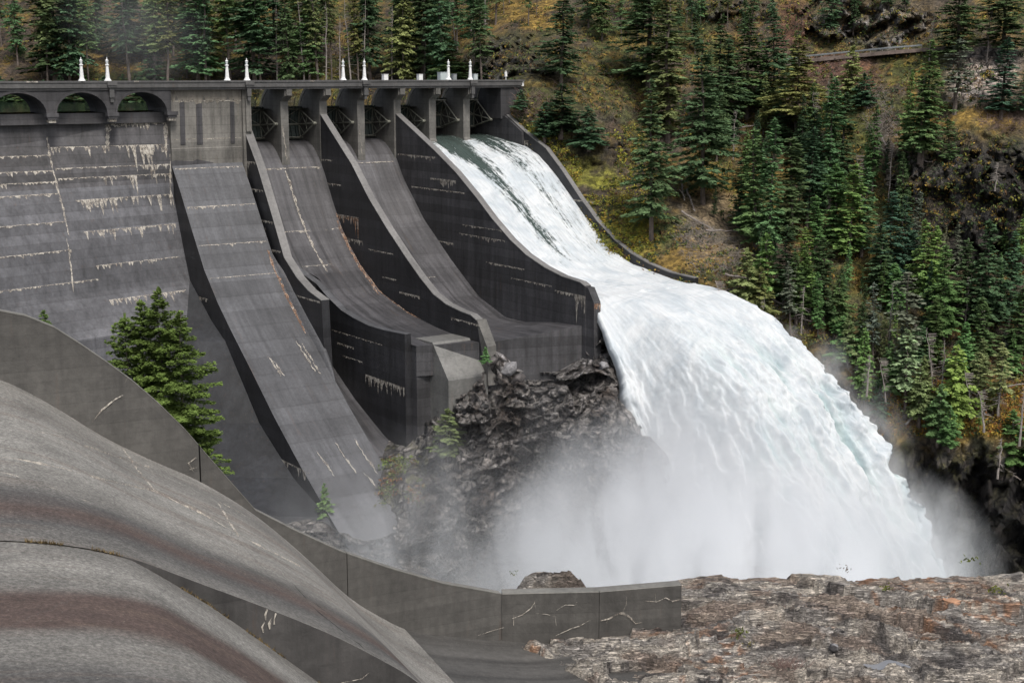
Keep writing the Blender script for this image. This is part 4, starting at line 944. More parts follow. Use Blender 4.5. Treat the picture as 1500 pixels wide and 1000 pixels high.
for i_, c_ in enumerate([[(425, 850), (470, 900), (540, 955), (590, 1000)], [(430, 860), (490, 905), (560, 975)]]): nv(c_, .03, 40 + i_, 2)
mb.build('chute_surface', [M['near'], M['lime'], M['neardark']], sp, origin=org, smooth=True)
# flat apron below the chute
mb = MB(); ds2 = np.linspace(20.2, 50, 40); P = np.array([[NG(t, d, nz(t, d) - .02 - (.0 if d > 20.8 else .25)) for t in np.linspace(0, TS + 20, 30)] for d in ds2]); mb.grid(P, 0)
def ap(px, w, s):
    line(mb, [atZ(x, y, -32.9) for x, y in px], w, 1, s, .06)
ap([(560, 890), (600, 930), (640, 975), (660, 1000)], .08, 1); ap([(650, 950), (690, 985), (705, 1000)], .06, 2); ap([(640, 975), (700, 995), (760, 1000)], .06, 3); ap([(590, 915), (660, 950)], .04, 4)
mb.build('apron', [M['apron'], M['lime']], sp, origin=org)
# riser and the second, lower bay
dr = np.linspace(r2d[0] - .5, 22, 60); mb = MB()
P = np.array([[NG(TS, d, nz(TS, d) + .01), NG(TS, d, nz2(d) - .4)] for d in dr]); mb.grid(P, 0)
def rp_(x, y): d, z = PN(TS + .04, x, y); return NG(TS + .04, d, z)
for k_, (x, y) in enumerate([(392, 892), (398, 905), (405, 898), (388, 910)]): line(mb, [rp_(x, y), rp_(x - 4, y + 8), rp_(x - 3, y + 16)], .18, 1, k_, .05)
line(mb, [rp_(500, 1000), rp_(530, 992), rp_(540, 985)], .1, 1, 9, .1)
mb.build('divider_riser', [M['neardark'], M['lime']], sp, origin=org)
ts2 = np.linspace(TS - .01, 56, 70); P = np.array([[NG(t, d, nz2(d) - .0 * t - max(0, t - 43) * .12) for t in ts2] for d in np.linspace(-26, 24, 120)])
mb = MB(); mb.grid(P, 0); mb.build('lower_chute_surface', M['near'], sp, origin=org, smooth=True)
# dry grass and grit caught in the joint
mb = MB(); rr = random.Random(5)
for i_ in range(1500):
    d = rr.uniform(-3, 14) ; off = rr.gauss(0, .05) ; t = TS + abs(off)
    if vn(np.array([d * 1.3, 0., 0.]), 4) < .42: continue
    z = nz2(d) if d > r2d[0] else nz(TS, d); b_ = NG(t, d, z); a_ = rr.uniform(0, 6.28); h_ = rr.uniform(.04, .16); v_ = np.array([math.cos(a_) * .09, math.sin(a_) * .09, h_]); s_ = np.array([-math.sin(a_) * .02, math.cos(a_) * .02, 0])
    mb.add([b_ - s_, b_ + s_, b_ + v_], [(0, 1, 2)])
tag(mb.build('dry_grass', m_simple('dry_grass', (.14, .1, .045), .95, .4, 5)), 'thin dry grass caught in the joint of the near chute', None, kind='stuff')

# retaining wall
T0 = npf(0, [(0, 455), (60, 468), (130, 512), (200, 562), (260, 616), (300, 663), (340, 708), (375, 748), (430, 776), (500, 808), (570, 832), (650, 855), (735, 870)])
T0 = [(-26, T0[0][1] + .6), (-10, T0[0][1] + .6), (-3, T0[0][1] + .35)] + T0
rw_ = empty('retaining_wall', NG(0, 10, -22), 'long curved grey concrete wall bounding the near chute, cracked white at its end', 'wall'); org = tuple(rw_.location)
Tt = smooth(T0[:-6], 1); Tt = [p for i_, p in enumerate(Tt) if i_ % 10 == 0] ; Tt = [p for p in Tt if p[0] < T0[-7][0]] + T0[-6:]
joints = [PN(0, 292, 660)[0], PN(0, 508, 810)[0], T0[-1][0]]
def seg(d0, d1, name='wall_panel', extra=None):
    pts = [(d0, float(np.interp(d0, *zip(*Tt))))] + [p for p in Tt if d0 < p[0] < d1] + [(d1, float(np.interp(d1, *zip(*Tt))))]
    mb = MB(); n = len(pts)
    for i_ in range(n - 1):
        (a, za), (b, zb) = pts[i_], pts[i_ + 1]; ga = nz(0, a) - 1.5; gb = nz(0, b) - 1.5
        mb.hexa([NG(-.5, a, ga), NG(0.01, a, ga), NG(.01, b, gb), NG(-.5, b, gb), NG(-.5, a, za), NG(0.01, a, za), NG(.01, b, zb), NG(-.5, b, zb)])
        mb.hexa([NG(-.52, a, za), NG(.03, a, za), NG(.03, b, zb), NG(-.52, b, zb), NG(-.52, a, za + .05), NG(.03, a, za + .05), NG(.03, b, zb + .05), NG(-.52, b, zb + .05)], 1)
    if extra: extra(mb)
    mb.build(name, [M['nearwall'], M['neartop'], M['lime'], M['neardark']], rw_, origin=org)
def wl(px, w, s, t=.035): return lambda mb: line(mb, [NG(t, *PN(t, x, y)) for x, y in px], w, 2, s, .05)
seg(-26, joints[0] - .04, extra=many(wl([(135, 617), (150, 600), (168, 585), (180, 578)], .14, 1), wl([(188, 552), (183, 560)], .06, 2), wl([(283, 690), (276, 678), (288, 670)], .2, 3), wl([(278, 688), (290, 684)], .2, 4)))
seg(joints[0] + .04, joints[1] - .02); seg(joints[1] + .02, joints[2] - .02, extra=wl([(700, 930), (720, 923), (738, 918)], .06, 5))
# kinked end panels
zt = T0[-1][1]; A0 = NG(0, T0[-1][0], zt); A1 = atZ(878, 867, zt + .02); A2 = atZ(999, 857, zt + .1)
def panel(a, b, extra=None):
    mb = MB(); v_ = (b - a); v_ = v_ / np.linalg.norm(v_[:2]); n_ = np.array([-v_[1], v_[0], 0]) * .75; dn = np.array([0, 0, -4.5]); up = np.array([0, 0, .05]); g_ = v_ * .015 * np.array([1, 1, 0])
    a = a + g_; b = b - g_
    mb.hexa([a + dn, b + dn, b + n_ + dn, a + n_ + dn, a, b, b + n_, a + n_]); mb.hexa([a - n_ * .03, b - n_ * .03, b + n_ * 1.03, a + n_ * 1.03, a + up, b + up, b + n_ + up, a + n_ + up], 1)
    nn = np.array([v_[1], -v_[0], 0]); 
    def vein(px, w, s):
        pts = []
        for x, y in px:
            r = ray(x, y); q_ = r * ((a @ nn) / (r @ nn)); pts.append(q_ + nn * .03)
        line(mb, pts, w, 2, s, .04)
    extra(vein); mb.build('wall_panel', [M['nearwall'], M['neartop'], M['lime']], rw_, origin=org)
panel(A0, A1, lambda v_: [v_(p, w, i_) for i_, (p, w) in enumerate([([(750, 905), (765, 900), (778, 890), (783, 882)], .12), ([(753, 895), (752, 915)], .1), ([(783, 880), (784, 890)], .08), ([(815, 893), (828, 885), (842, 886), (845, 880)], .07), ([(785, 898), (800, 899), (813, 902), (815, 915)], .06), ([(814, 930), (835, 920), (850, 915), (865, 907)], .08)])])
panel(A1, A2, lambda v_: [v_(p, w, i_ + 20) for i_, (p, w) in enumerate([([(880, 908), (892, 905), (905, 898), (912, 897), (922, 903), (931, 912), (940, 911)], .14), ([(918, 872), (917, 885), (912, 896)], .06), ([(945, 880), (962, 880), (975, 875), (985, 880), (998, 877)], .12), ([(960, 868), (960, 880)], .05), ([(890, 905), (889, 913)], .1)])])
# hidden bank behind the wall
P = np.array([[NG(-.5 - 45 * s, d, np.interp(d, *zip(*Tt)) - 2.5 - 42 * s + (fbm(np.array([d * .1, s * 5, 0.]), 3, 81) - .5) * 3) for s in np.linspace(0, 1, 20)] for d in np.linspace(-26, 27, 40)])
mb = MB(); mb.grid(P); o = mb.build('near_bank', m_simple('bank_soil', (.06, .05, .035), .95, .4, .5)); tag(o, 'steep soil bank falling away behind the near wall', None, kind='structure')

# ================================================================ FOREGROUND ROCK LEDGE
xs = np.arange(-14, 52, .1); ysr = np.concatenate([np.arange(63, 93, .085), np.arange(93, 112, .5)]); X, Y = np.meshgrid(xs, ysr)
Q3 = np.stack([X, Y, X * 0], -1)
warp = (fbm(Q3 * .12, 4, 91) - .5) * 5
yy = Y + warp + .06 * X
yedge = 87.6 + (fbm(Q3 * np.array([.18, 0, 0]), 4, 92) - .5) * 2.4 - .02 * (X - 25)
yedge = np.where(X < 10.5, 82.6 + 5.2 * sst(8.5, 10.8, X), yedge)
zb = -33.05 + .5 * sst(-2, 12, X) + (Y - 80) * .10 * sst(8, 14, X) + .25 * sst(30, 45, X)
st_ = yy * 1.1 + (fbm(Q3 * np.array([.35, 1.2, 1]), 4, 93) - .5) * 2.2; fr_ = st_ % 1; step = fr_ ** 2.5      # tilted strata, one small scarp per bed
st2 = yy * 3.3 + (fbm(Q3 * np.array([.8, 2.5, 1]), 3, 96) - .5) * 2.5; step2 = (st2 % 1) ** 2
w1, wi = worley(np.stack([X * .45, yy * 1.1, X * 0], -1) + fbm(Q3 * .8, 3, 97)[..., None] * .6, 94); w2, wi2 = worley(np.stack([X * 1.3, yy * 3.2, X * 0], -1) + fbm(Q3 * 1.5, 3, 98)[..., None] * .5, 99)
fq = np.stack([X * .2 + warp * .1, yy * .55, X * 0], -1) + fbm(Q3 * .5, 3, 181)[..., None] * .5; fa, wi = facet(fq, 182, 1.0); fb, wi2 = facet(fq * np.array([3.1, 3.4, 1]), 183, 1.0); fc, wi3 = facet(fq * np.array([9., 11., 1]), 184, 1.0)
rel = (step - .3) * .3 + (step2 - .3) * .16 + fa * .8 + fb * .14 + fc * .03 + (fbm(Q3 * .22, 3, 95) - .5) * .7 + (fbm(Q3 * np.array([.9, 3.2, 1]), 4, 100) - .5) * .3
lw = (sst(-3, 2, X) * .6 + .4) * (1 - .6 * sst(84.5, 87, Y))
Z = zb + rel * lw
back = sst(0, 9, Y - yedge); Z = Z - back ** .8 * 26 - sst(0, .8, Y - yedge) * 1.0
lump = np.clip(1 - ((X - 2.6) / 3.6) ** 4 - ((Y - 88.2) / 2.4) ** 2, 0, 1) ** .5; Z = np.maximum(Z, -40 + 8.35 * lump + (wi - .5) * .7 + (wi2 - .5) * .3 + (step - .3) * .3 - (1 - lump) * 6)
# keep the rock off the apron
ndv = (np.stack([X, Y], -1) - N0) @ ND; ntv = (np.stack([X, Y], -1) - N0) @ NU
edge_px = [atZ(x, y, -33.0) for x, y in [(680, 928), (740, 942), (790, 962), (830, 985), (870, 1003), (905, 1030)]]
ex = np.array([q_[0] for q_ in edge_px]); ey = np.array([q_[1] for q_ in edge_px]); o_ = np.argsort(ex)
ylim = np.interp(X, ex[o_], ey[o_]); inside = (sst(-.5, .35, ylim - Y + (fbm(Q3 * .9, 3, 101) - .5) * .9)) * (X < ex.max() + .3)
Z = Z - inside * 1.6 - 3 * (X < ex.min()) * (Y < 82)
# rubble seam along the apron edge
seam = np.exp(-((Y - ylim - .8) / .7) ** 2) * (X < 8) * (X > -3); Z += seam * ((wi2 - .3) * .55 + .1)
Z = np.where((Y > 79.4) & (Y < 84) & (X > -1) & (X < 7), np.minimum(Z, -32.75 + .25 * (wi2 - .5)), Z)
Z = np.where((Y > 80.3) & (Y < 84) & (X > -1) & (X < 10.6), np.minimum(Z, -32.4 + .25 * (wi2 - .5)), Z)
PUDC = atZ(1298, 979, -33.0)
pud = ((X - PUDC[0]) / 1.25) ** 2 + ((Y - PUDC[1] - .3 * np.sin(X * 3)) / .42) ** 2; ZP = float(np.median(Z[pud < 1])); Z = np.where(pud < 1.4, np.minimum(Z, ZP - .05 + .25 * np.maximum(0, pud - 1)), Z)
Pl = np.stack([X, Y, Z], -1)
ca = np.array([.46, .425, .39]); cb = np.array([.8, .72, .62]); cc = np.array([.46, .23, .12]); cd = np.array([.11, .1, .1]); ce = np.array([.36, .24, .17])
Sx = np.stack([X * .5, yy * 1.6, X * 0], -1); m1 = fbm(Sx, 5, 111); m2 = fbm(Sx * 2.4 + 5, 4, 112); m3 = fbm(Q3 * .16, 3, 113)
m4 = fbm(np.stack([X * .25, yy * .8, X * 0], -1), 4, 114)
col = lerp(np.broadcast_to(ca, Pl.shape), cb, sst(.42, .6, m1 * .7 + wi2 * .15 + wi3 * .15)); col = lerp(col, ce, sst(.5, .62, m4) * .55); col = lerp(col, cc, sst(.56, .68, m2) * sst(.45, .6, m3) * .8); col = lerp(col, cd, sst(.56, .7, fbm(Sx * 1.3 + 9, 4, 115)) * .85)
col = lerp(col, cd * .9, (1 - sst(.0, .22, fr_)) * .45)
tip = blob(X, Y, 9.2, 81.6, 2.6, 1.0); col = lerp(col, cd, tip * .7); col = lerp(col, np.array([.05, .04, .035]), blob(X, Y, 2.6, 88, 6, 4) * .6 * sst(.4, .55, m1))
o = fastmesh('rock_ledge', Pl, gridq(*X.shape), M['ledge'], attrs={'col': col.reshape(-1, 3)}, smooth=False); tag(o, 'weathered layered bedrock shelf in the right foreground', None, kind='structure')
def ledgeZ(x, y):
    i = int(np.clip(np.searchsorted(ysr, y), 0, len(ysr) - 1)); j = int(np.clip(round((x + 14) / .1), 0, len(xs) - 1)); return Z[i, j]
def ledgeP(px, py):
    r = ray(px, py)
    for s in np.linspace(60, 105, 1500):
        q_ = r * s
        if q_[2] < ledgeZ(q_[0], q_[1]): return q_
    return r * 88
# ================================================================ VEGETATION
def crown_mesh(name, seed, h, r, dens, bare=.12, size=.44, drp=.35, power=.8, holes=.24, tops=((0, 0, 1),), nb=6, step=.45, jit=1.0):
    g = np.random.RandomState(seed); V = []; T = []
    for ox_, oy_, hs in tops:
        hh = h * hs; z = bare * hh + g.rand() * .4
        while z < hh - .15:
            q_ = (z - bare * hh) / (hh - bare * hh); Lm = r * (hs ** .5) * ((1 - q_) ** power) * (.55 + .45 * min(1, q_ * 6 + .25)) + .18
            lump_ = .6 + .8 * vn(np.array([z * .35, seed * 1.7, ox_]), 3)
            for b in range(nb):
                if g.rand() < holes: continue
                az = g.rand() * 6.283; L = Lm * lump_ * g.uniform(.5, 1.12) * jit; dr_ = drp * g.uniform(.4, 1.5) + (.25 * (1 - q_)) - .45 * q_
                m = max(3, int(L * dens)); s = g.rand(m) ** .75 * .92 + .08
                lat = (g.rand(m) - .5) * 2 * (.34 * L * (1 - s) + .14) ; yaw = az + np.sign(lat) * g.uniform(.25, .95, m)
                cx = ox_ + np.cos(az) * s * L - np.sin(az) * lat; cy = oy_ + np.sin(az) * s * L + np.cos(az) * lat
                cz = z - dr_ * L * s * (1 - .25 * s) - np.abs(lat) * .3 + g.randn(m) * .07
                ln = size * g.uniform(.6, 1.25, m); wd = ln * g.uniform(.22, .42, m); pt = -.3 - .5 * g.rand(m) * drp * 2 + .4 * q_
                d = np.stack([np.cos(yaw), np.sin(yaw), pt], -1); sd_ = np.stack([-np.sin(yaw), np.cos(yaw), g.uniform(-.7, .7, m)], -1)
                c = np.stack([cx, cy, cz], -1)
                q4 = np.stack([c - d * ln[:, None] * .5, c + sd_ * wd[:, None], c + d * ln[:, None] * .6, c - sd_ * wd[:, None]], 1)
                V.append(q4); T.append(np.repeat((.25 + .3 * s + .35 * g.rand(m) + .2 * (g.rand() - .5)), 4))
            z += step * g.uniform(.7, 1.3)
        m = 14; c = np.stack([ox_ + g.randn(m) * .07, oy_ + g.randn(m) * .07, hh - g.rand(m) * 1.1], -1); d = np.stack([g.randn(m) * .3, g.randn(m) * .3, np.ones(m)], -1) * .3; sd_ = np.stack([g.randn(m), g.randn(m), m * [0]], -1) * .09
        V.append(np.stack([c - d, c + sd_, c + d, c - sd_], 1)); T.append(np.full(4 * m, .6))
    V = np.concatenate([v.reshape(-1, 3) for v in V]); T = np.concatenate(T); Qd = np.arange(len(V)).reshape(-1, 4)
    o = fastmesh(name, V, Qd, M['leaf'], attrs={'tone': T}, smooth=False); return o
def trunk_obj(name, h, r0, seed, tops=((0, 0, 1),), twigs=0, mat='bark', lean=0.):
    g = random.Random(seed); mb = MB()
    for ox_, oy_, hs in tops:
        n = 7; mb.tube([(ox_ * min(1, i / 2) + lean * (i / n) ** 1.5 + g.uniform(-.04, .04) * i, oy_ * min(1, i / 2) + g.uniform(-.04, .04) * i, -1.5 + (h * hs + 1.4) * i / n) for i in range(n + 1)], [r0 * (1 - .93 * i / n) + .015 for i in range(n + 1)], 6)
    for k_ in range(twigs):
        z = g.uniform(.12, .95) * h; a = g.uniform(0, 6.283); L = g.uniform(.5, 2.3) * (1.05 - z / h); dz_ = g.uniform(-.5, .15)
        mb.tube([(lean * (z / h) ** 1.5, 0, z), (math.cos(a) * L * .6, math.sin(a) * L * .6, z + dz_ * L * .5), (math.cos(a) * L, math.sin(a) * L, z + dz_ * L)], [.04, .028, .01], 3, cap=False)
    return mb.build(name, M[mat])
protos = {}
def proto(kind, seed, h, r, dens, **k):
    t = bpy.data.objects.new('conifer', None); C.objects.link(t)
    tw = k.pop('twigs', 8)
    c = crown_mesh('crown', seed, h, r, dens, **k); c.parent = t; tr = trunk_obj('trunk', h, .24, seed, twigs=tw); tr.parent = t
    protos.setdefault(kind, []).append([t, h, r, False])
for s in range(4): proto('full', 10 + s, 20, 3.6, 19, power=.78)
for s in range(3): proto('slim', 20 + s, 20, 2.2, 22, power=.6, bare=.08)
for s in range(3): proto('thin', 30 + s, 20, 2.0, 12, power=.55, bare=.3, holes=.35, twigs=40)
for s in range(2): proto('tall', 40 + s, 26, 3.2, 16, power=.5, bare=.35, holes=.2, twigs=34)
for s in range(2): proto('young', 50 + s, 8, 2.1, 28, power=.8, bare=.03, size=.36, step=.3, twigs=0)
HUE = {'dark': (.052, .085, .042), 'mid': (.07, .115, .048), 'green': (.085, .145, .05), 'light': (.13, .19, .055), 'olive': (.13, .15, .06), 'blue': (.052, .092, .056), 'grey': (.11, .125, .09), 'pale': (.16, .2, .1)}
HN = {'dark': 'dark green', 'mid': 'green', 'green': 'bright green', 'light': 'yellow-green', 'olive': 'olive', 'blue': 'blue-green', 'grey': 'grey-green', 'pale': 'pale green'}
trees = []
def put_tree(kind, hue, x, yt, yb, P=None, w=None, label=None, group=None):
    g = random.Random(int(x * 13 + yt * 7)); lst = protos[kind]; pr = g.choice(lst)
    B_ = np.array(P if P is not None else hillP(x, yb)); B_ = B_ * ((B_[1] - 1.2) / B_[1])
    wd = B_[1] * CP - B_[2] * SP; h = (yb - yt) * wd / F
    if not pr[3]: t = pr[0]; ch = list(t.children); pr[3] = True
    else:
        t = pr[0].copy(); C.objects.link(t)
        for c in pr[0].children: c2 = c.copy(); C.objects.link(c2); c2.parent = t
    s = h / pr[1]; sw = s * g.uniform(.8, 1.35)
    if w: sw = (w * wd / F) / (pr[2] * .82)
    t.location = tuple(B_); t.scale = (sw, sw, s); t.rotation_euler = (g.uniform(-.05, .05), g.uniform(-.05, .05), g.uniform(0, 6.28))
    hc = HUE[hue]; v = g.uniform(1.0, 1.9); hs = g.uniform(-.12, .12)
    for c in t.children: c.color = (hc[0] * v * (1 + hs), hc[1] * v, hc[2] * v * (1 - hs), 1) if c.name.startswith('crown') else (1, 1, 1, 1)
    t.name = {'young': 'young_conifer'}.get(kind, 'conifer'); t['category'] = 'conifer'
    trees.append([t, kind, hue, x, yt, yb, label, group]); return t
L_ = [  # kind, hue, x, y top, y base, half-width px
 ('full', 'dark', 953, 122, 342, 46), ('full', 'dark', 1028, 66, 300, 50), ('full', 'dark', 948, -50, 128, 62), ('slim', 'olive', 978, -25, 205, 30), ('full', 'dark', 822, -25, 122, 36), ('full', 'dark', 1046, 25, 205, 32), ('full', 'mid', 1095, 20, 172, 42), ('full', 'dark', 1062, 60, 200, 36),
 ('young', 'dark', 762, 132, 158, 12), ('young', 'dark', 822, 128, 196, 30), ('young', 'dark', 860, 160, 215, 24), ('young', 'dark', 800, 150, 200, 18), ('slim', 'mid', 1105, 190, 365, 26), ('slim', 'mid', 1124, 180, 380, 22), ('full', 'dark', 1132, 12, 150, 30),
 ('full', 'olive', 1165, 55, 192, 44), ('young', 'olive', 1245, 68, 146, 20), ('young', 'dark', 1267, 105, 152, 18), ('slim', 'mid', 1212, 122, 300, 22), ('slim', 'dark', 1230, 138, 265, 22), ('slim', 'blue', 1192, 165, 262, 18), ('slim', 'dark', 1140, 150, 215, 20),
 ('full', 'mid', 1350, 62, 232, 40), ('full', 'mid', 1346, 118, 236, 32), ('thin', 'grey', 1396, 60, 165, 26), ('full', 'dark', 1402, -40, 88, 40), ('full', 'dark', 1472, -50, 84, 44), ('slim', 'blue', 1465, 58, 168, 24), ('slim', 'mid', 1391, 178, 238, 16), ('full', 'dark', 1500, 100, 172, 22),
 ('slim', 'mid', 1103, 212, 345, 22), ('slim', 'dark', 1157, 203, 350, 30), ('full', 'dark', 1184, 190, 330, 32), ('slim', 'dark', 1082, 240, 340, 16), ('slim', 'green', 1221, 243, 358, 22), ('slim', 'light', 1243, 242, 378, 26), ('slim', 'mid', 1260, 248, 370, 20), ('slim', 'green', 1195, 290, 415, 20), ('slim', 'light', 1177, 335, 410, 14),
 ('young', 'green', 1123, 345, 430, 26), ('young', 'olive', 1094, 368, 452, 26), ('young', 'olive', 1112, 395, 460, 22), ('thin', 'light', 1186, 403, 470, 16), ('full', 'blue', 1302, 284, 415, 34), ('full', 'blue', 1328, 292, 420, 30), ('full', 'green', 1348, 322, 445, 26), ('slim', 'light', 1364, 330, 440, 18), ('full', 'green', 1381, 362, 500, 34),
 ('full', 'dark', 1447, 322, 480, 36), ('slim', 'dark', 1434, 370, 480, 22), ('slim', 'mid', 1437, 435, 525, 20), ('slim', 'green', 1312, 388, 460, 18), ('thin', 'grey', 1326, 398, 565, 26), ('thin', 'grey', 1278, 418, 540, 14), ('young', 'green', 1240, 463, 520, 22), ('young', 'mid', 1226, 410, 478, 22), ('slim', 'dark', 1345, 478, 535, 16),
 ('young', 'light', 1398, 508, 612, 30), ('thin', 'pale', 1460, 500, 605, 18), ('thin', 'pale', 1430, 515, 592, 16), ('young', 'green', 1482, 600, 682, 26), ('thin', 'pale', 1328, 480, 605, 20), ('young', 'olive', 1352, 520, 592, 20), ('young', 'dark', 1286, 556, 612, 14), ('full', 'green', 1410, 470, 560, 26), ('slim', 'mid', 1489, 420, 520, 22), ('young', 'mid', 1376, 560, 640, 20), ('young', 'green', 1390, 600, 655, 16),
 ('slim', 'dark', 1150, 330, 440, 22), ('slim', 'dark', 1206, 350, 470, 22), ('slim', 'mid', 1165, 370, 470, 18), ('full', 'dark', 1480, 340, 470, 30), ('full', 'dark', 1410, 350, 470, 30), ('slim', 'dark', 1290, 330, 430, 20), ('young', 'mid', 1300, 500, 570, 18), ('young', 'green', 1260, 480, 560, 16), ('slim', 'mid', 1365, 440, 540, 18),
 ('full', 'dark', 82, -70, 122, 52), ('full', 'dark', 190, -40, 90, 40), ('full', 'mid', 290, -50, 122, 44), ('full', 'dark', 375, -60, 122, 46), ('full', 'mid', 455, -20, 122, 26), ('full', 'mid', 660, 60, 122, 30), ('full', 'dark', 590, -50, 112, 30), ('young', 'mid', 645, 62, 120, 20), ('full', 'dark', 700, 78, 122, 18), ('young', 'mid', 225, 70, 125, 22)]
for k_, hu, x, yt, yb, w in L_: put_tree(k_, hu, x, yt, yb, w=w)
g = random.Random(99)
def yb_skip(x, y): return y < 140 and (x < 58 or 112 < x < 222)
def fill(n, x0, x1, y0, y1, hpx, kinds, hues, mind=14):
    got = []; tries = 0
    while len(got) < n and tries < n * 40:
        tries += 1; x = g.uniform(x0, x1); y = g.uniform(y0, y1)
        if any(abs(x - a) < mind and abs(y - b) < mind for a, b in got): continue
        if yb_skip(x, y) and g.random() < .75: n -= 1; continue
        got.append((x, y)); put_tree(g.choice(kinds), g.choice(hues), x, y - g.uniform(*hpx), y)
fill(34, -25, 720, 108, 132, (135, 200), ['tall', 'tall', 'thin', 'full'], ['dark', 'dark', 'mid', 'olive'], 15)
fill(40, -25, 700, 50, 95, (110, 170), ['full', 'tall', 'tall'], ['dark', 'dark', 'mid'], 18)
fill(10, 690, 800, -10, 45, (60, 110), ['tall', 'thin'], ['dark', 'mid', 'olive'], 10)
fill(16, 850, 1110, 20, 75, (70, 120), ['full', 'tall'], ['dark', 'mid'], 18)
fill(22, 1040, 1330, 200, 340, (35, 120), ['slim', 'full'], ['dark', 'mid', 'dark', 'green'], 15)
fill(26, 1110, 1505, 380, 520, (30, 110), ['slim', 'full', 'thin'], ['dark', 'mid', 'green', 'grey'], 15)
fill(24, 1230, 1505, 500, 630, (20, 80), ['thin', 'young', 'young', 'slim'], ['pale', 'light', 'green', 'olive', 'grey'], 14)
fill(8, 1120, 1480, 0, 60, (50, 100), ['full', 'slim'], ['dark', 'mid'], 22)
fill(10, 1050, 1210, 120, 230, (30, 90), ['full', 'slim', 'young'], ['dark', 'mid', 'olive'], 15)
for x in range(-10, 245, 15): put_tree('young', g.choice(['dark', 'mid', 'dark']), x + g.uniform(-4, 4), 108 + g.uniform(0, 14), 153, w=16)
for kind in protos:
    for pr in protos[kind]:
        if not pr[3]:
            put_tree(kind, 'dark', g.uniform(400, 680), 20, 118)
# sapling on the outcrop etc.
put_tree('young', 'olive', 656, 597, 668, P=rockP(656, 668), w=25, label='bright green young conifer on the dark rock below the concrete end block')
put_tree('young', 'green', 476, 703, 754, P=rockP(478, 756), w=12, label='small green sapling at the lower left edge of the long sloping slab')
put_tree('young', 'green', 712, 508, 530, P=rockP(712, 530) * .985, w=7, label='tiny green sapling in the corner beside the concrete end block')
put_tree('young', 'green', 66, 453, 500, P=atY(66, 500, 100), w=14, label='tip of a small conifer showing above the near wall, far left')
put_tree('young', 'mid', 36, 460, 500, P=atY(36, 500, 100), w=8, label='smallest conifer tip at the left edge above the near wall')
# the big tree behind the near wall
def bigtree():
    yb = 735; B_ = atY(246, yb, 112); wd = B_[1] * CP - B_[2] * SP; h = (yb - 418) * wd / F; r = 92 * wd / F
    tp = ((0, 0, 1.0), (-1.5, .4, .93), (1.6, -.3, .9), (-2.6, -.5, .88))
    t = empty('conifer', B_, 'large bright green conifer with several tops rising behind the near wall', 'conifer')
    c = crown_mesh('crown', 77, h, r * .95, 85, bare=.1, size=.22, drp=.12, power=.66, holes=.14, tops=tp, nb=6, step=.34); c.parent = t; c.color = (.115, .165, .045, 1)
    tr = trunk_obj('trunk', h, .2, 77, tops=tp, twigs=30); tr.parent = t
bigtree()
# labels that single the trees out
def ordn(i): return ['first', 'second', 'third', 'fourth', 'fifth', 'sixth', 'seventh', 'eighth', 'ninth', 'tenth'][i] if i < 10 else '%dth' % (i + 1) if (i + 1) % 10 not in (1, 2, 3) else '%d%s' % (i + 1, {1: 'st', 2: 'nd', 3: 'rd'}[(i + 1) % 10])
def zone(x, yb):
    if x < 250 and yb < 140: return 'behind the arched part of the dam'
    if x < 480 and yb < 140: return 'behind the solid block and first gates'
    if x < 740 and yb < 140: return 'behind the middle gates'
    if yb < 60 and x < 860: return 'above the cliff behind the deck end'
    if x < 900: return 'beside the right chute wall'
    if x < 1080 and yb <= 215: return 'at the top centre of the slope'
    if x < 1080: return 'on the slope above the chute wall end'
    if yb < 175 and x < 1320: return 'near the hillside road'
    if yb < 250 and x >= 1320: return 'on the upper right slope'
    if yb < 310: return 'just below the road slope'
    if yb < 400: return 'in the middle of the right slope'
    if yb < 485 and x < 1290: return 'above the crest of the leaping water'
    if yb < 485: return 'below the dark right cliff'
    if yb < 560: return 'on the lower right slope'
    return 'on the mossy ground above the dark gorge cliff'
from collections import defaultdict
gr = defaultdict(list)
for T_ in trees: gr[(T_[2], zone(T_[3], T_[5]))].append(T_)
SZ = {'full': 'broad', 'slim': 'slender', 'thin': 'sparse', 'tall': 'tall', 'young': 'bushy'}
for (hu, zn), lst in gr.items():
    lst.sort(key=lambda q_: q_[3])
    for i_, T_ in enumerate(lst):
        t = T_[0]; t['group'] = 'conifers ' + zn
        if T_[6]: t['label'] = T_[6]; t['group'] = 'saplings on rock and bank'; continue
        if len(lst) == 1: t['label'] = 'only %s conifer %s' % (HN[hu], zn)
        else: t['label'] = '%s %s conifer, %s from left %s' % (SZ[T_[1]], HN[hu], ordn(i_), zn)

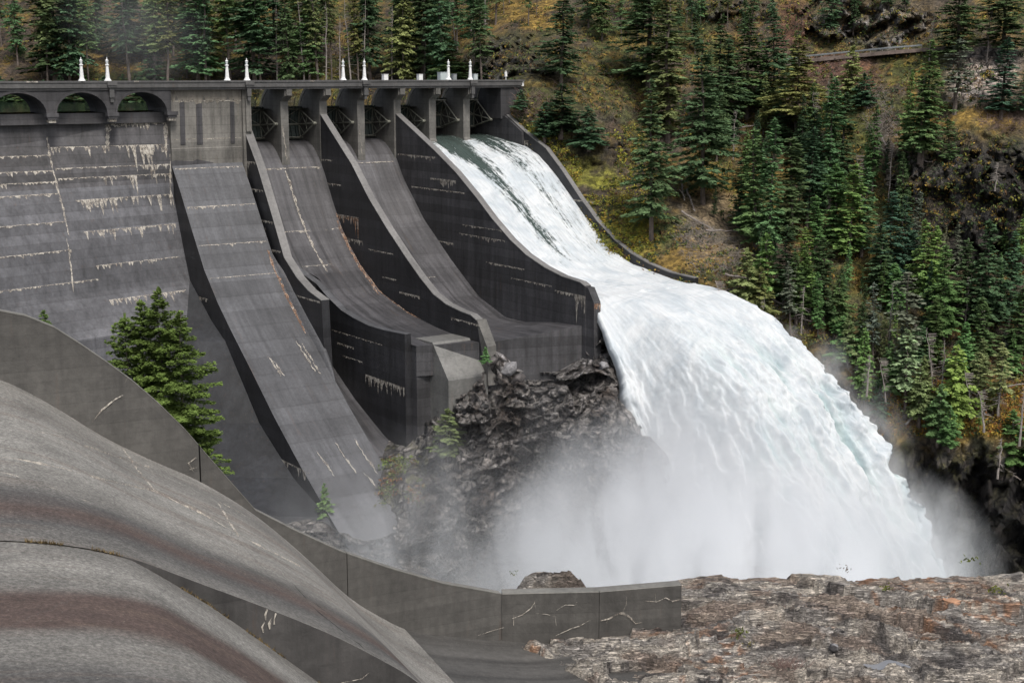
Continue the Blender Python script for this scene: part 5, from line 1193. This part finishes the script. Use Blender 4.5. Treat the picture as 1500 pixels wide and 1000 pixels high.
# bare deciduous trees, snags and fallen logs
def bare_tree(x, yt, yb, lab, seed, col='dead', P=None, spread=.5, lean=0.):
    r_ = random.Random(seed); B_ = np.array(P if P is not None else hillP(x, yb)); B_ = B_ * ((B_[1] - 2) / B_[1]); wd = B_[1] * CP - B_[2] * SP; h = (yb - yt) * wd / F
    t = empty('bare_tree', B_, lab, 'bare tree', 'leafless trees on the slopes'); mb = MB(); mt = MB()
    def br(p, d, L, r, lev):
        pts = [p]; q_ = p
        for i_ in range(4):
            d = (d + Vector((r_.uniform(-.12, .12), r_.uniform(-.12, .12), .05 if lev else .02))).normalized(); q_ = q_ + d * L / 4; pts.append(q_)
        (mt if lev == 0 else mb).tube(pts, [r * (1 - .75 * i_ / 4) for i_ in range(5)], 5 if lev == 0 else 3, cap=False)
        if lev < 3:
            for k_ in range([16, 6, 4][lev]):
                f_ = r_.uniform(.25 if lev == 0 else .15, .98); i_ = min(3, int(f_ * 4)); b_ = pts[i_].lerp(pts[i_ + 1], f_ * 4 - i_); a = r_.uniform(0, 6.28)
                nd = (d * .6 + Vector((math.cos(a), math.sin(a), r_.uniform(0, .6))) * (spread + .35)).normalized()
                br(b_, nd, L * r_.uniform(.28, .5) * (1.15 - f_ * .5), r * .42 * (1.1 - f_ * .6), lev + 1)
    br(Vector((0, 0, -.5)), Vector((lean, 0, 1)).normalized(), h, .16 + h * .006, 0)
    a = mt.build('trunk', M[col], t); b = mb.build('branches', M[col], t)
M['pink'] = m_simple('reddish_twigs', (.2, .14, .12), .95, .3, 2); M['birch'] = m_simple('pale_bark', (.42, .4, .37), .9, .25, 3)
bt = [(872, 42, 216, 'tall leafless tree with pinkish twigs above the right chute wall', 1, 'pink'), (850, 70, 200, 'smaller leafless pinkish tree left of the tall one above the chute wall', 2, 'pink'), (911, 132, 206, 'white-barked forked leafless tree left of the large dark conifer', 3, 'birch'), (1112, 128, 200, 'crooked leafless tree among conifers at the slope centre', 4, 'birch'),
      (20, -60, 122, 'grey leafless tree behind the dam at the far left edge', 5, 'dead'), (45, -20, 120, 'grey leafless tree behind the dam, left of the big dark conifer', 6, 'dead'), (250, 45, 122, 'leaning leafless tree above the right-hand arch', 7, 'birch'), (310, 10, 122, 'thin pale leafless trunk behind the streaked solid block', 8, 'birch'), (295, 35, 122, 'thin pale leafless trunk left of the paired lamp posts', 9, 'birch'),
      (338, -40, 120, 'tall pale leafless trunk rising between the paired lamp posts', 10, 'birch'), (130, -20, 110, 'bushy grey leafless tree above the leftmost lamp post', 11, 'dead'), (150, 0, 112, 'bushy brown leafless tree above the second lamp post', 12, 'pink'), (8, -20, 100, 'grey leafless tree, second from the far left edge behind the dam', 21, 'dead'), (60, -70, 90, 'tall grey leafless tree touching the left side of the big dark conifer', 22, 'dead'), (112, -60, 90, 'tall brownish leafless tree right of the big dark conifer', 23, 'pink'), (172, -60, 95, 'brownish leafless tree between second lamp post and the drifting haze', 24, 'pink'), (190, 10, 112, 'low brown leafless tree right of the second lamp post', 25, 'pink'), (210, -30, 100, 'grey leafless tree inside the drifting haze', 26, 'dead'), (235, 30, 118, 'slim grey leafless tree left of the leaning one', 27, 'dead'), (30, -80, 80, 'tallest grey leafless tree near the left edge', 28, 'pink'),
      (1350, 640, 0, None, 0, '')]
for x, yt, yb, lab, s, c in bt:
    if lab: bare_tree(x, yt, yb, lab, s, c, lean=-.25 if x == 250 else 0)
bare_tree(345, 648, 706, 'small leafless shrub with reddish twigs at the foot of the arch wall', 15, 'pink', P=atY(345, 706, 150), spread=.9)
gs = random.Random(17)
sn = [(int(gs.uniform(1050, 1500)), y_ - gs.uniform(30, 75), y_) for y_ in [gs.uniform(180, 600) for _ in range(26)]] + [(407, 10, 122), (421, 20, 122), (478, 5, 122), (497, 25, 122), (515, -10, 122), (534, 0, 120), (575, 10, 122), (594, 15, 122), (620, 25, 110), (640, 0, 60), (665, -10, 55), (690, 0, 48), (712, -5, 45), (446, -10, 122), (1362, 30, 84), (1445, 10, 84), (1368, 480, 562), (1300, 410, 505), (1405, 525, 575), (1443, 570, 622), (1377, 500, 580), (1270, 520, 570), (1424, 540, 600), (1492, 560, 640), (1460, 640, 690)]
for i_, (x, yt, yb) in enumerate(sn):
    B_ = np.array(hillP(x, yb)); B_ = B_ * ((B_[1] - 3) / B_[1]); wd = B_[1] * CP - B_[2] * SP; h = (yb - yt) * wd / F
    o = trunk_obj('dead_tree', h, .14 if i_ < 26 else .2, 300 + i_, twigs=50, mat='dead', lean=(-1.5 if i_ % 3 == 0 else .4)); o.location = tuple(B_)
    zn = zone(x, yb); tag(o, 'grey snag, %s from left %s' % (ordn(sum(1 for q_ in sn if zone(q_[0], q_[2]) == zn and q_[0] < x)), zn), 'dead tree', 'standing dead trunks')
def log(x0, y0, x1, y1, r, lab, i_=0, twigs=10, P=None):
    a = np.array(hillP(x0, y0)); b = np.array(hillP(x1, y1)); a = a * ((a[1] - 1.6) / a[1]); b = b * ((b[1] - 1.6) / b[1]); a[2] += .3; b[2] += .3
    g_ = random.Random(i_); mb = MB(); A_ = Vector(a); B2 = Vector(b); L = (B2 - A_).length
    mb.tube([A_.lerp(B2, k_ / 6) + Vector((g_.uniform(-.1, .1), 0, g_.uniform(-.15, .15))) for k_ in range(7)], [r * (1 - .6 * k_ / 6) for k_ in range(7)], 6)
    for k_ in range(twigs):
        p = A_.lerp(B2, g_.uniform(.2, 1)); d = Vector((g_.uniform(-1, 1), g_.uniform(-1, .3), g_.uniform(-.3, 1))) * g_.uniform(.4, 1.4); mb.tube([p, p + d * .6, p + d + Vector((0, 0, -.2))], [.05, .035, .01], 3, cap=False)
    tag(mb.build('fallen_log', M['dead']), lab, 'log', 'fallen logs on the slope')
logs = [(1000, 315, 1045, 342, 'fallen grey log angled on the ochre slope above the wall end'), (1035, 341, 1078, 343, 'horizontal fallen log beside the twig thicket'), (1004, 282, 1019, 312, 'pale leaning log right of the large dark conifer base'), (998, 268, 1002, 300, 'short thin upright pole right of the large dark conifer'), (1075, 195, 1110, 188, 'pale log lying below the slope-centre conifers'), (1082, 430, 1130, 470, 'grey log lying just above the leaping water crest'),
        (1130, 440, 1170, 462, 'slanting log above the water crest, right of the olive saplings'), (1330, 232, 1368, 242, 'curved grey log on the ochre ledge of the upper right'), (1285, 222, 1310, 226, 'dark horizontal log left of the curved grey one'), (1290, 200, 1300, 225, 'upturned grey roots and log in the mid upper slope'), (1462, 690, 1492, 705, 'pale fallen trunk on top of the dark gorge cliff'), (1325, 628, 1345, 605, 'dark leaning log at the mossy cliff top'), (1060, 405, 1100, 415, 'thin pale log near the end of the chute wall'), (1410, 600, 1425, 575, 'broken grey log on the orange mossy ground'), (1436, 580, 1500, 566, 'long pale log lying on the far right mossy ground')]
for i_, (a, b, c, d, lab) in enumerate(logs): log(a, b, c, d, .22, lab, i_)
# thickets of dead twigs (uncountable)
def thicket(name, areas, n, mat, lab, h=(.5, 1.8), th=.03):
    g_ = random.Random(3); mb = MB()
    for k_ in range(n):
        cx, cy, rx, ry = g_.choice(areas); a = g_.uniform(0, 6.28); q_ = g_.random() ** .5; B_ = Vector(hillP(cx + rx * q_ * math.cos(a), cy + ry * q_ * math.sin(a)))
        az = g_.uniform(0, 6.28); d = Vector((math.cos(az), math.sin(az) * .6 - .3, g_.uniform(.1, 1.1))) * g_.uniform(*h)
        mb.tube([B_, B_ + d * .5 + Vector((0, 0, .15)), B_ + d + Vector((g_.uniform(-.2, .2), 0, -.1))], [th, th * .8, th * .3], 3, cap=False)
    tag(mb.build(name, M[mat]), lab, None, kind='stuff')
thicket('twig_thicket', [(1045, 375, 45, 30), (1020, 350, 30, 20), (1150, 470, 40, 40), (1300, 200, 25, 35), (1285, 165, 20, 40), (1180, 450, 30, 30), (1075, 440, 35, 15)], 3800, 'dead', 'tangled grey dead twigs strewn over the slope')
thicket('brush', [(870, 150, 70, 60), (780, 160, 30, 25), (1240, 115, 60, 30), (1470, 180, 40, 20), (1360, 600, 60, 40), (1450, 560, 60, 50), (40, 80, 60, 50), (170, 60, 70, 50), (270, 90, 60, 30)], 4200, 'pink', 'reddish brown leafless brush on the slope', (.6, 2.4))

# ground cover tufts: moss cushions, ferns and huckleberry, nobody could count them
def tufts(name, n, cols, area, label, size=(.25, .6), seed=1, fn=None, lift=0.1):
    g_ = np.random.RandomState(seed); V = []; Cc = []
    for k_ in range(n):
        x = g_.uniform(area[0], area[1]); y = g_.uniform(area[2], area[3]); B_ = np.array((fn or hillP)(x, y)); 
        if fbm(B_ * .12, 2, 7) < .42: continue
        c = cols[g_.randint(len(cols))]; m = 9; s = g_.uniform(*size)
        cen_ = B_ + g_.randn(m, 3) * s * np.array([.8, .5, .45]) + np.array([0, -.25, lift + s * .2]); d = g_.randn(m, 3); d /= np.linalg.norm(d, axis=1, keepdims=True); e_ = np.cross(d, g_.randn(m, 3)); e_ /= np.linalg.norm(e_, axis=1, keepdims=True) + 1e-6
        l_ = s * g_.uniform(.35, .7, (m, 1)); V.append(np.stack([cen_ - d * l_, cen_ + e_ * l_ * .5, cen_ + d * l_, cen_ - e_ * l_ * .5], 1).reshape(-1, 3)); Cc.append(np.repeat(np.array(c)[None] * g_.uniform(.6, 1.4, (m, 1)), 4, 0))
    V = np.concatenate(V); Cc = np.concatenate(Cc)
    t = M.get('tuft')
    if not t:
        q_ = NT('ground_cover_leaves'); t = M['tuft'] = q_.done(q_.bsdf(q_.attr('col'), .95))
    o = fastmesh(name, V, np.arange(len(V)).reshape(-1, 4), t, attrs={'col': Cc}, smooth=False); tag(o, label, None, kind='stuff')
oc = [(.24, .16, .035), (.2, .19, .035), (.13, .075, .035), (.09, .12, .03)]
tufts('ground_cover', 15000, oc + [(.035, .06, .02), (.03, .05, .022)], (740, 1510, 0, 640), 'mossy and leafy ground cover over the right slope', seed=1)
tufts('ground_cover', 2600, oc, (-20, 740, 0, 148), 'brown and yellow undergrowth behind the dam', seed=2)
tufts('moss_cushions', 1700, [(.27, .26, .03), (.2, .21, .03), (.3, .22, .03)], (770, 960, 190, 390), 'yellow-green moss cushions above the chute wall', seed=3, size=(.25, .5))
tufts('moss_cushions', 1200, [(.34, .2, .03), (.28, .2, .03), (.3, .12, .03)], (1280, 1510, 560, 640), 'ochre moss and autumn leaves above the gorge cliff', seed=4, size=(.2, .5))
tufts('undergrowth', 260, [(.09, .13, .02), (.16, .07, .02), (.12, .12, .03)], (545, 620, 670, 750), 'green and rusty undergrowth at the slab foot', seed=5, fn=rockP, size=(.3, .6), lift=.3)
tufts('undergrowth', 120, [(.09, .12, .03), (.12, .1, .04)], (815, 845, 490, 515), 'thin weeds on the rock below the wall nose', seed=6, fn=rockP, size=(.2, .4), lift=.3)

# boulders
def boulder(P_, s, seed, lab, mat, name='boulder', grp=None, sq=(1, 1, 1)):
    g_ = np.random.RandomState(seed); n = 5; bm = __import__('bmesh').new(); __import__('bmesh').ops.create_icosphere(bm, subdivisions=3, radius=1)
    co_ = np.array([v.co[:] for v in bm.verts]); pl = g_.randn(9, 3); pl /= np.linalg.norm(pl, axis=1, keepdims=True); dd_ = g_.uniform(.55, .85, 9)
    for p_, d_ in zip(pl, dd_):
        e_ = co_ @ p_ - d_; co_ = co_ - np.outer(np.maximum(e_, 0), p_)
    co_ *= (1 + (fbm(co_ * 2.2 + seed, 4, seed)[:, None] - .5) * .25); co_ *= np.array(sq) * s
    for v, c in zip(bm.verts, co_): v.co = c
    me = bpy.data.meshes.new(name); bm.to_mesh(me); bm.free(); me.materials.append(mat); o = bpy.data.objects.new(name, me); C.objects.link(o); o.location = tuple(P_); o.rotation_euler = (g_.rand(), g_.rand(), g_.rand() * 6); tag(o, lab, 'boulder', grp); return o
M['stone'] = m_simple('grey_stone', (.2, .195, .2), .7, .5, 1.5); M['dstone'] = m_simple('dark_stone', (.07, .062, .06), .7, .6, 1.5); M['ostone'] = m_simple('orange_stone', (.36, .2, .12), .85, .35, 3)
bl_ = [(745, 537, 1.7, 'stone', 'pale boulder right of the concrete end block'), (772, 528, 1.4, 'stone', 'pale slab of rock below the middle of the lip wall'), (800, 520, 1.7, 'stone', 'tilted grey boulder below the lip wall, right of its middle'), (722, 528, 1.0, 'dstone', 'small dark stone touching the nose block'), (838, 512, 1.3, 'stone', 'tilted grey rock at the right end of the lip wall'), (869, 478, .9, 'dstone', 'dark stone under the end of the chute wall'), (878, 492, .8, 'stone', 'grey stone beside the water edge below the wall nose'), (866, 518, 1.2, 'dstone', 'dark block in the rubble under the wall nose'), (885, 535, 1.1, 'stone', 'grey block lowest in the rubble by the water'), (760, 555, 1.3, 'dstone', 'dark block below the pale boulders')]
for i_, (x, y, s, mt_, lab) in enumerate(bl_): boulder(rockP(x, y) + np.array([0, -.6, 0]), s, 500 + i_, lab, M[mt_], grp='boulders below the chute lips', sq=(1, .8, .75))
o = boulder(ledgeP(1398, 880) + np.array([0, 0, -.03]), .8, 601, 'orange angular slab of stone set in the rock shelf', M['ostone'], sq=(1.0, .5, .2)); o.rotation_euler = (.1, .08, -.25)
boulder(ledgeP(1222, 947), .35, 602, 'small rounded stone in the shelf gully', M['stone'], sq=(1.2, .8, .6))
# puddle
mb = MB(); ring = [(PUDC[0] + 1.3 * math.cos(a_), PUDC[1] + .45 * math.sin(a_) + .3 * math.sin(3 * (PUDC[0] + 1.3 * math.cos(a_))), ZP - .012) for a_ in np.linspace(0, 2 * math.pi, 40)[:-1]]; mb.add(ring, [tuple(range(len(ring)))]); tag(mb.build('puddle', m_still('puddle_sky_grey', (.2, .21, .23), .3)), 'small puddle on the rock shelf, its sky reflection put in as grey colour', None, kind='structure')  # grey base colour stands in for the bright sky reflection
# little plants on the ledge
def plant(x, y, s, col, lab, seed, n=50):
    g_ = np.random.RandomState(seed); P_ = ledgeP(x, y); t = empty('small_plant', P_, lab, 'plant', 'tufts growing on the rock shelf')
    cen_ = g_.randn(n, 3) * np.array([.5, .4, .3]) * s + np.array([0, 0, .4 * s]); d = g_.randn(n, 3); d[:, 2] = np.abs(d[:, 2]); d /= np.linalg.norm(d, axis=1, keepdims=True); e_ = np.cross(d, g_.randn(n, 3)); e_ /= np.linalg.norm(e_, axis=1, keepdims=True); l_ = s * .25
    V = np.stack([cen_ - d * l_, cen_ + e_ * l_ * .35, cen_ + d * l_, cen_ - e_ * l_ * .35], 1).reshape(-1, 3)
    o = fastmesh('leaves', V, np.arange(len(V)).reshape(-1, 4), M['leaf'], attrs={'tone': g_.rand(len(V))}, smooth=False, parent=t); o.color = (*col, 1)
    mb = MB()
    for k_ in range(6): mb.tube([(0, 0, -.1), tuple(cen_[k_])], [.02 * s, .01 * s], 3)
    mb.build('stem', M['bark'], t)
plant(1298, 864, .38, (.14, .17, .03), 'yellow-green tuft near the top of the rock shelf', 1); plant(1458, 868, .5, (.14, .16, .03), 'yellow-green tuft at the right edge of the rock shelf', 2); plant(1083, 930, .5, (.12, .14, .04), 'green tuft on the left part of the rock shelf', 3); plant(1096, 945, .3, (.2, .17, .03), 'small yellow tuft below the green one on the shelf', 4, 30)
bp_ = ledgeP(1150, 975); mb = MB(); g_ = random.Random(4)
for k_ in range(260):
    a_ = g_.uniform(0, 6.28); q0 = Vector((g_.gauss(0, .45), g_.gauss(0, .3), 0)); d_ = Vector((math.cos(a_), math.sin(a_), g_.uniform(.3, 1.4))) * g_.uniform(.2, .5); mb.tube([Vector(bp_) + q0, Vector(bp_) + q0 + d_ * .5, Vector(bp_) + q0 + d_ + Vector((0, 0, -.05))], [.014, .01, .005], 3, cap=False)
tag(mb.build('dry_bush', M['pink']), 'low tangle of dry brown twigs low on the rock shelf', 'dry bush')
plant(1420, 826, .6, (.13, .16, .03), 'thin seedling on the skyline at the shelf right end', 6, 16); plant(1238, 836, .4, (.16, .13, .1), 'dry wispy plant on the shelf skyline', 7, 16); plant(752, 842, .3, (.13, .15, .03), 'tiny green plant on the rock behind the wall', 8, 16)

# ================================================================ MIST
def volume_mat(name, lobes, dens, nscale=(.05, .05, .03), lo=.4, hi=.75, ns2=None, bright=.95):
    t = NT(name); p = t.pos(); tot = None
    for (c, r, a) in lobes:
        q_ = t.vm('MULTIPLY', t.vm('SUBTRACT', p, tuple(map(float, c))), (1 / r[0], 1 / r[1], 1 / r[2])); r2 = t.vm('DOT_PRODUCT', q_, q_)
        f_ = t.math('SUBTRACT', 1.0, r2, True); f_ = t.math('MULTIPLY', t.math('POWER', f_, 1.2), a); tot = f_ if tot is None else t.math('ADD', tot, f_)
    n = t.noise(t.vm('MULTIPLY', p, nscale), 1.0, 5, .6, .8); n = t.ramp(n, [(lo, .0), (hi, 1)])
    d = t.math('MULTIPLY', t.math('MULTIPLY', tot, n), dens)
    v = t.n('ShaderNodeVolumePrincipled'); v.inputs['Color'].default_value = (.965, .972, .985, 1); v.inputs['Anisotropy'].default_value = .2; t.L(d, v.inputs['Density'])
    t.L(v.outputs[0], t.out.inputs[1]); return t.mat
def vbox(name, lo, hi, mat, lab):
    mb = MB(); (a, b, c), (d, e, f_) = lo, hi; mb.hexa([(a, b, c), (d, b, c), (d, e, c), (a, e, c), (a, b, f_), (d, b, f_), (d, e, f_), (a, e, f_)]); o = mb.build(name, mat); tag(o, lab, None, kind='stuff'); return o
def at(x, y, Y): return atY(x, y, Y)
lob = [(at(1010, 920, 188), (31, 14, 36), 1.5), (at(1140, 910, 190), (30, 14, 25), 1.5), (at(880, 900, 191), (22, 11, 25), .7), (at(710, 890, 191), (36, 9, 21), .36), (at(600, 820, 194), (28, 8, 21), .19), (at(985, 730, 202), (8, 8, 20), .7), (at(640, 720, 203), (7, 5, 13), .3), (at(780, 610, 212), (14, 4, 10), .08), (at(1300, 890, 197), (18, 12, 22), .8), (at(820, 720, 205), (20, 6, 13), .16)]
vbox('mist', (-45, 178, -97), (82, 214, -42), volume_mat('mist_volume', lob, .27, (.13, .13, .045), .36, .66), 'drifting spray hanging over the foot of the fall')
lob = [(at(1235, 600, 232), (8, 6, 13), .9), (at(1210, 545, 236), (6, 5, 7), .7), (at(1260, 690, 228), (10, 6, 16), .8), (at(1330, 800, 222), (13, 7, 13), .9), (at(1390, 830, 222), (11, 6, 9), .7), (at(1150, 480, 238), (5, 4, 5), .4), (at(1290, 720, 224), (8, 6, 10), .4)]
vbox('mist', (36, 216.5, -90), (82, 243, -42), volume_mat('wisp_volume', lob, .5, (.17, .17, .1), .45, .72), 'wisps of spray rising on the right of the fall')
lob = [(at(215, 60, 320), (16, 10, 12), 1.0), (at(160, 20, 320), (14, 8, 10), .5)]
vbox('mist', (-110, 308, -2), (-45, 332, 24), volume_mat('far_mist_volume', lob, .016, (.08, .08, .05), .25, .6), 'faint drift of spray in front of the far forest')
lob = [(at(440, 740, 190), (20, 12, 14), .6), (at(330, 700, 185), (16, 10, 14), .4)]
vbox('mist', (-70, 165, -80), (-16, 177.5, -40), volume_mat('thin_mist_volume', lob, .03, (.06, .06, .04), .2, .6), 'thin haze in the hollow under the slab')
print('objects', len(bpy.data.objects), 'trees', len(trees))
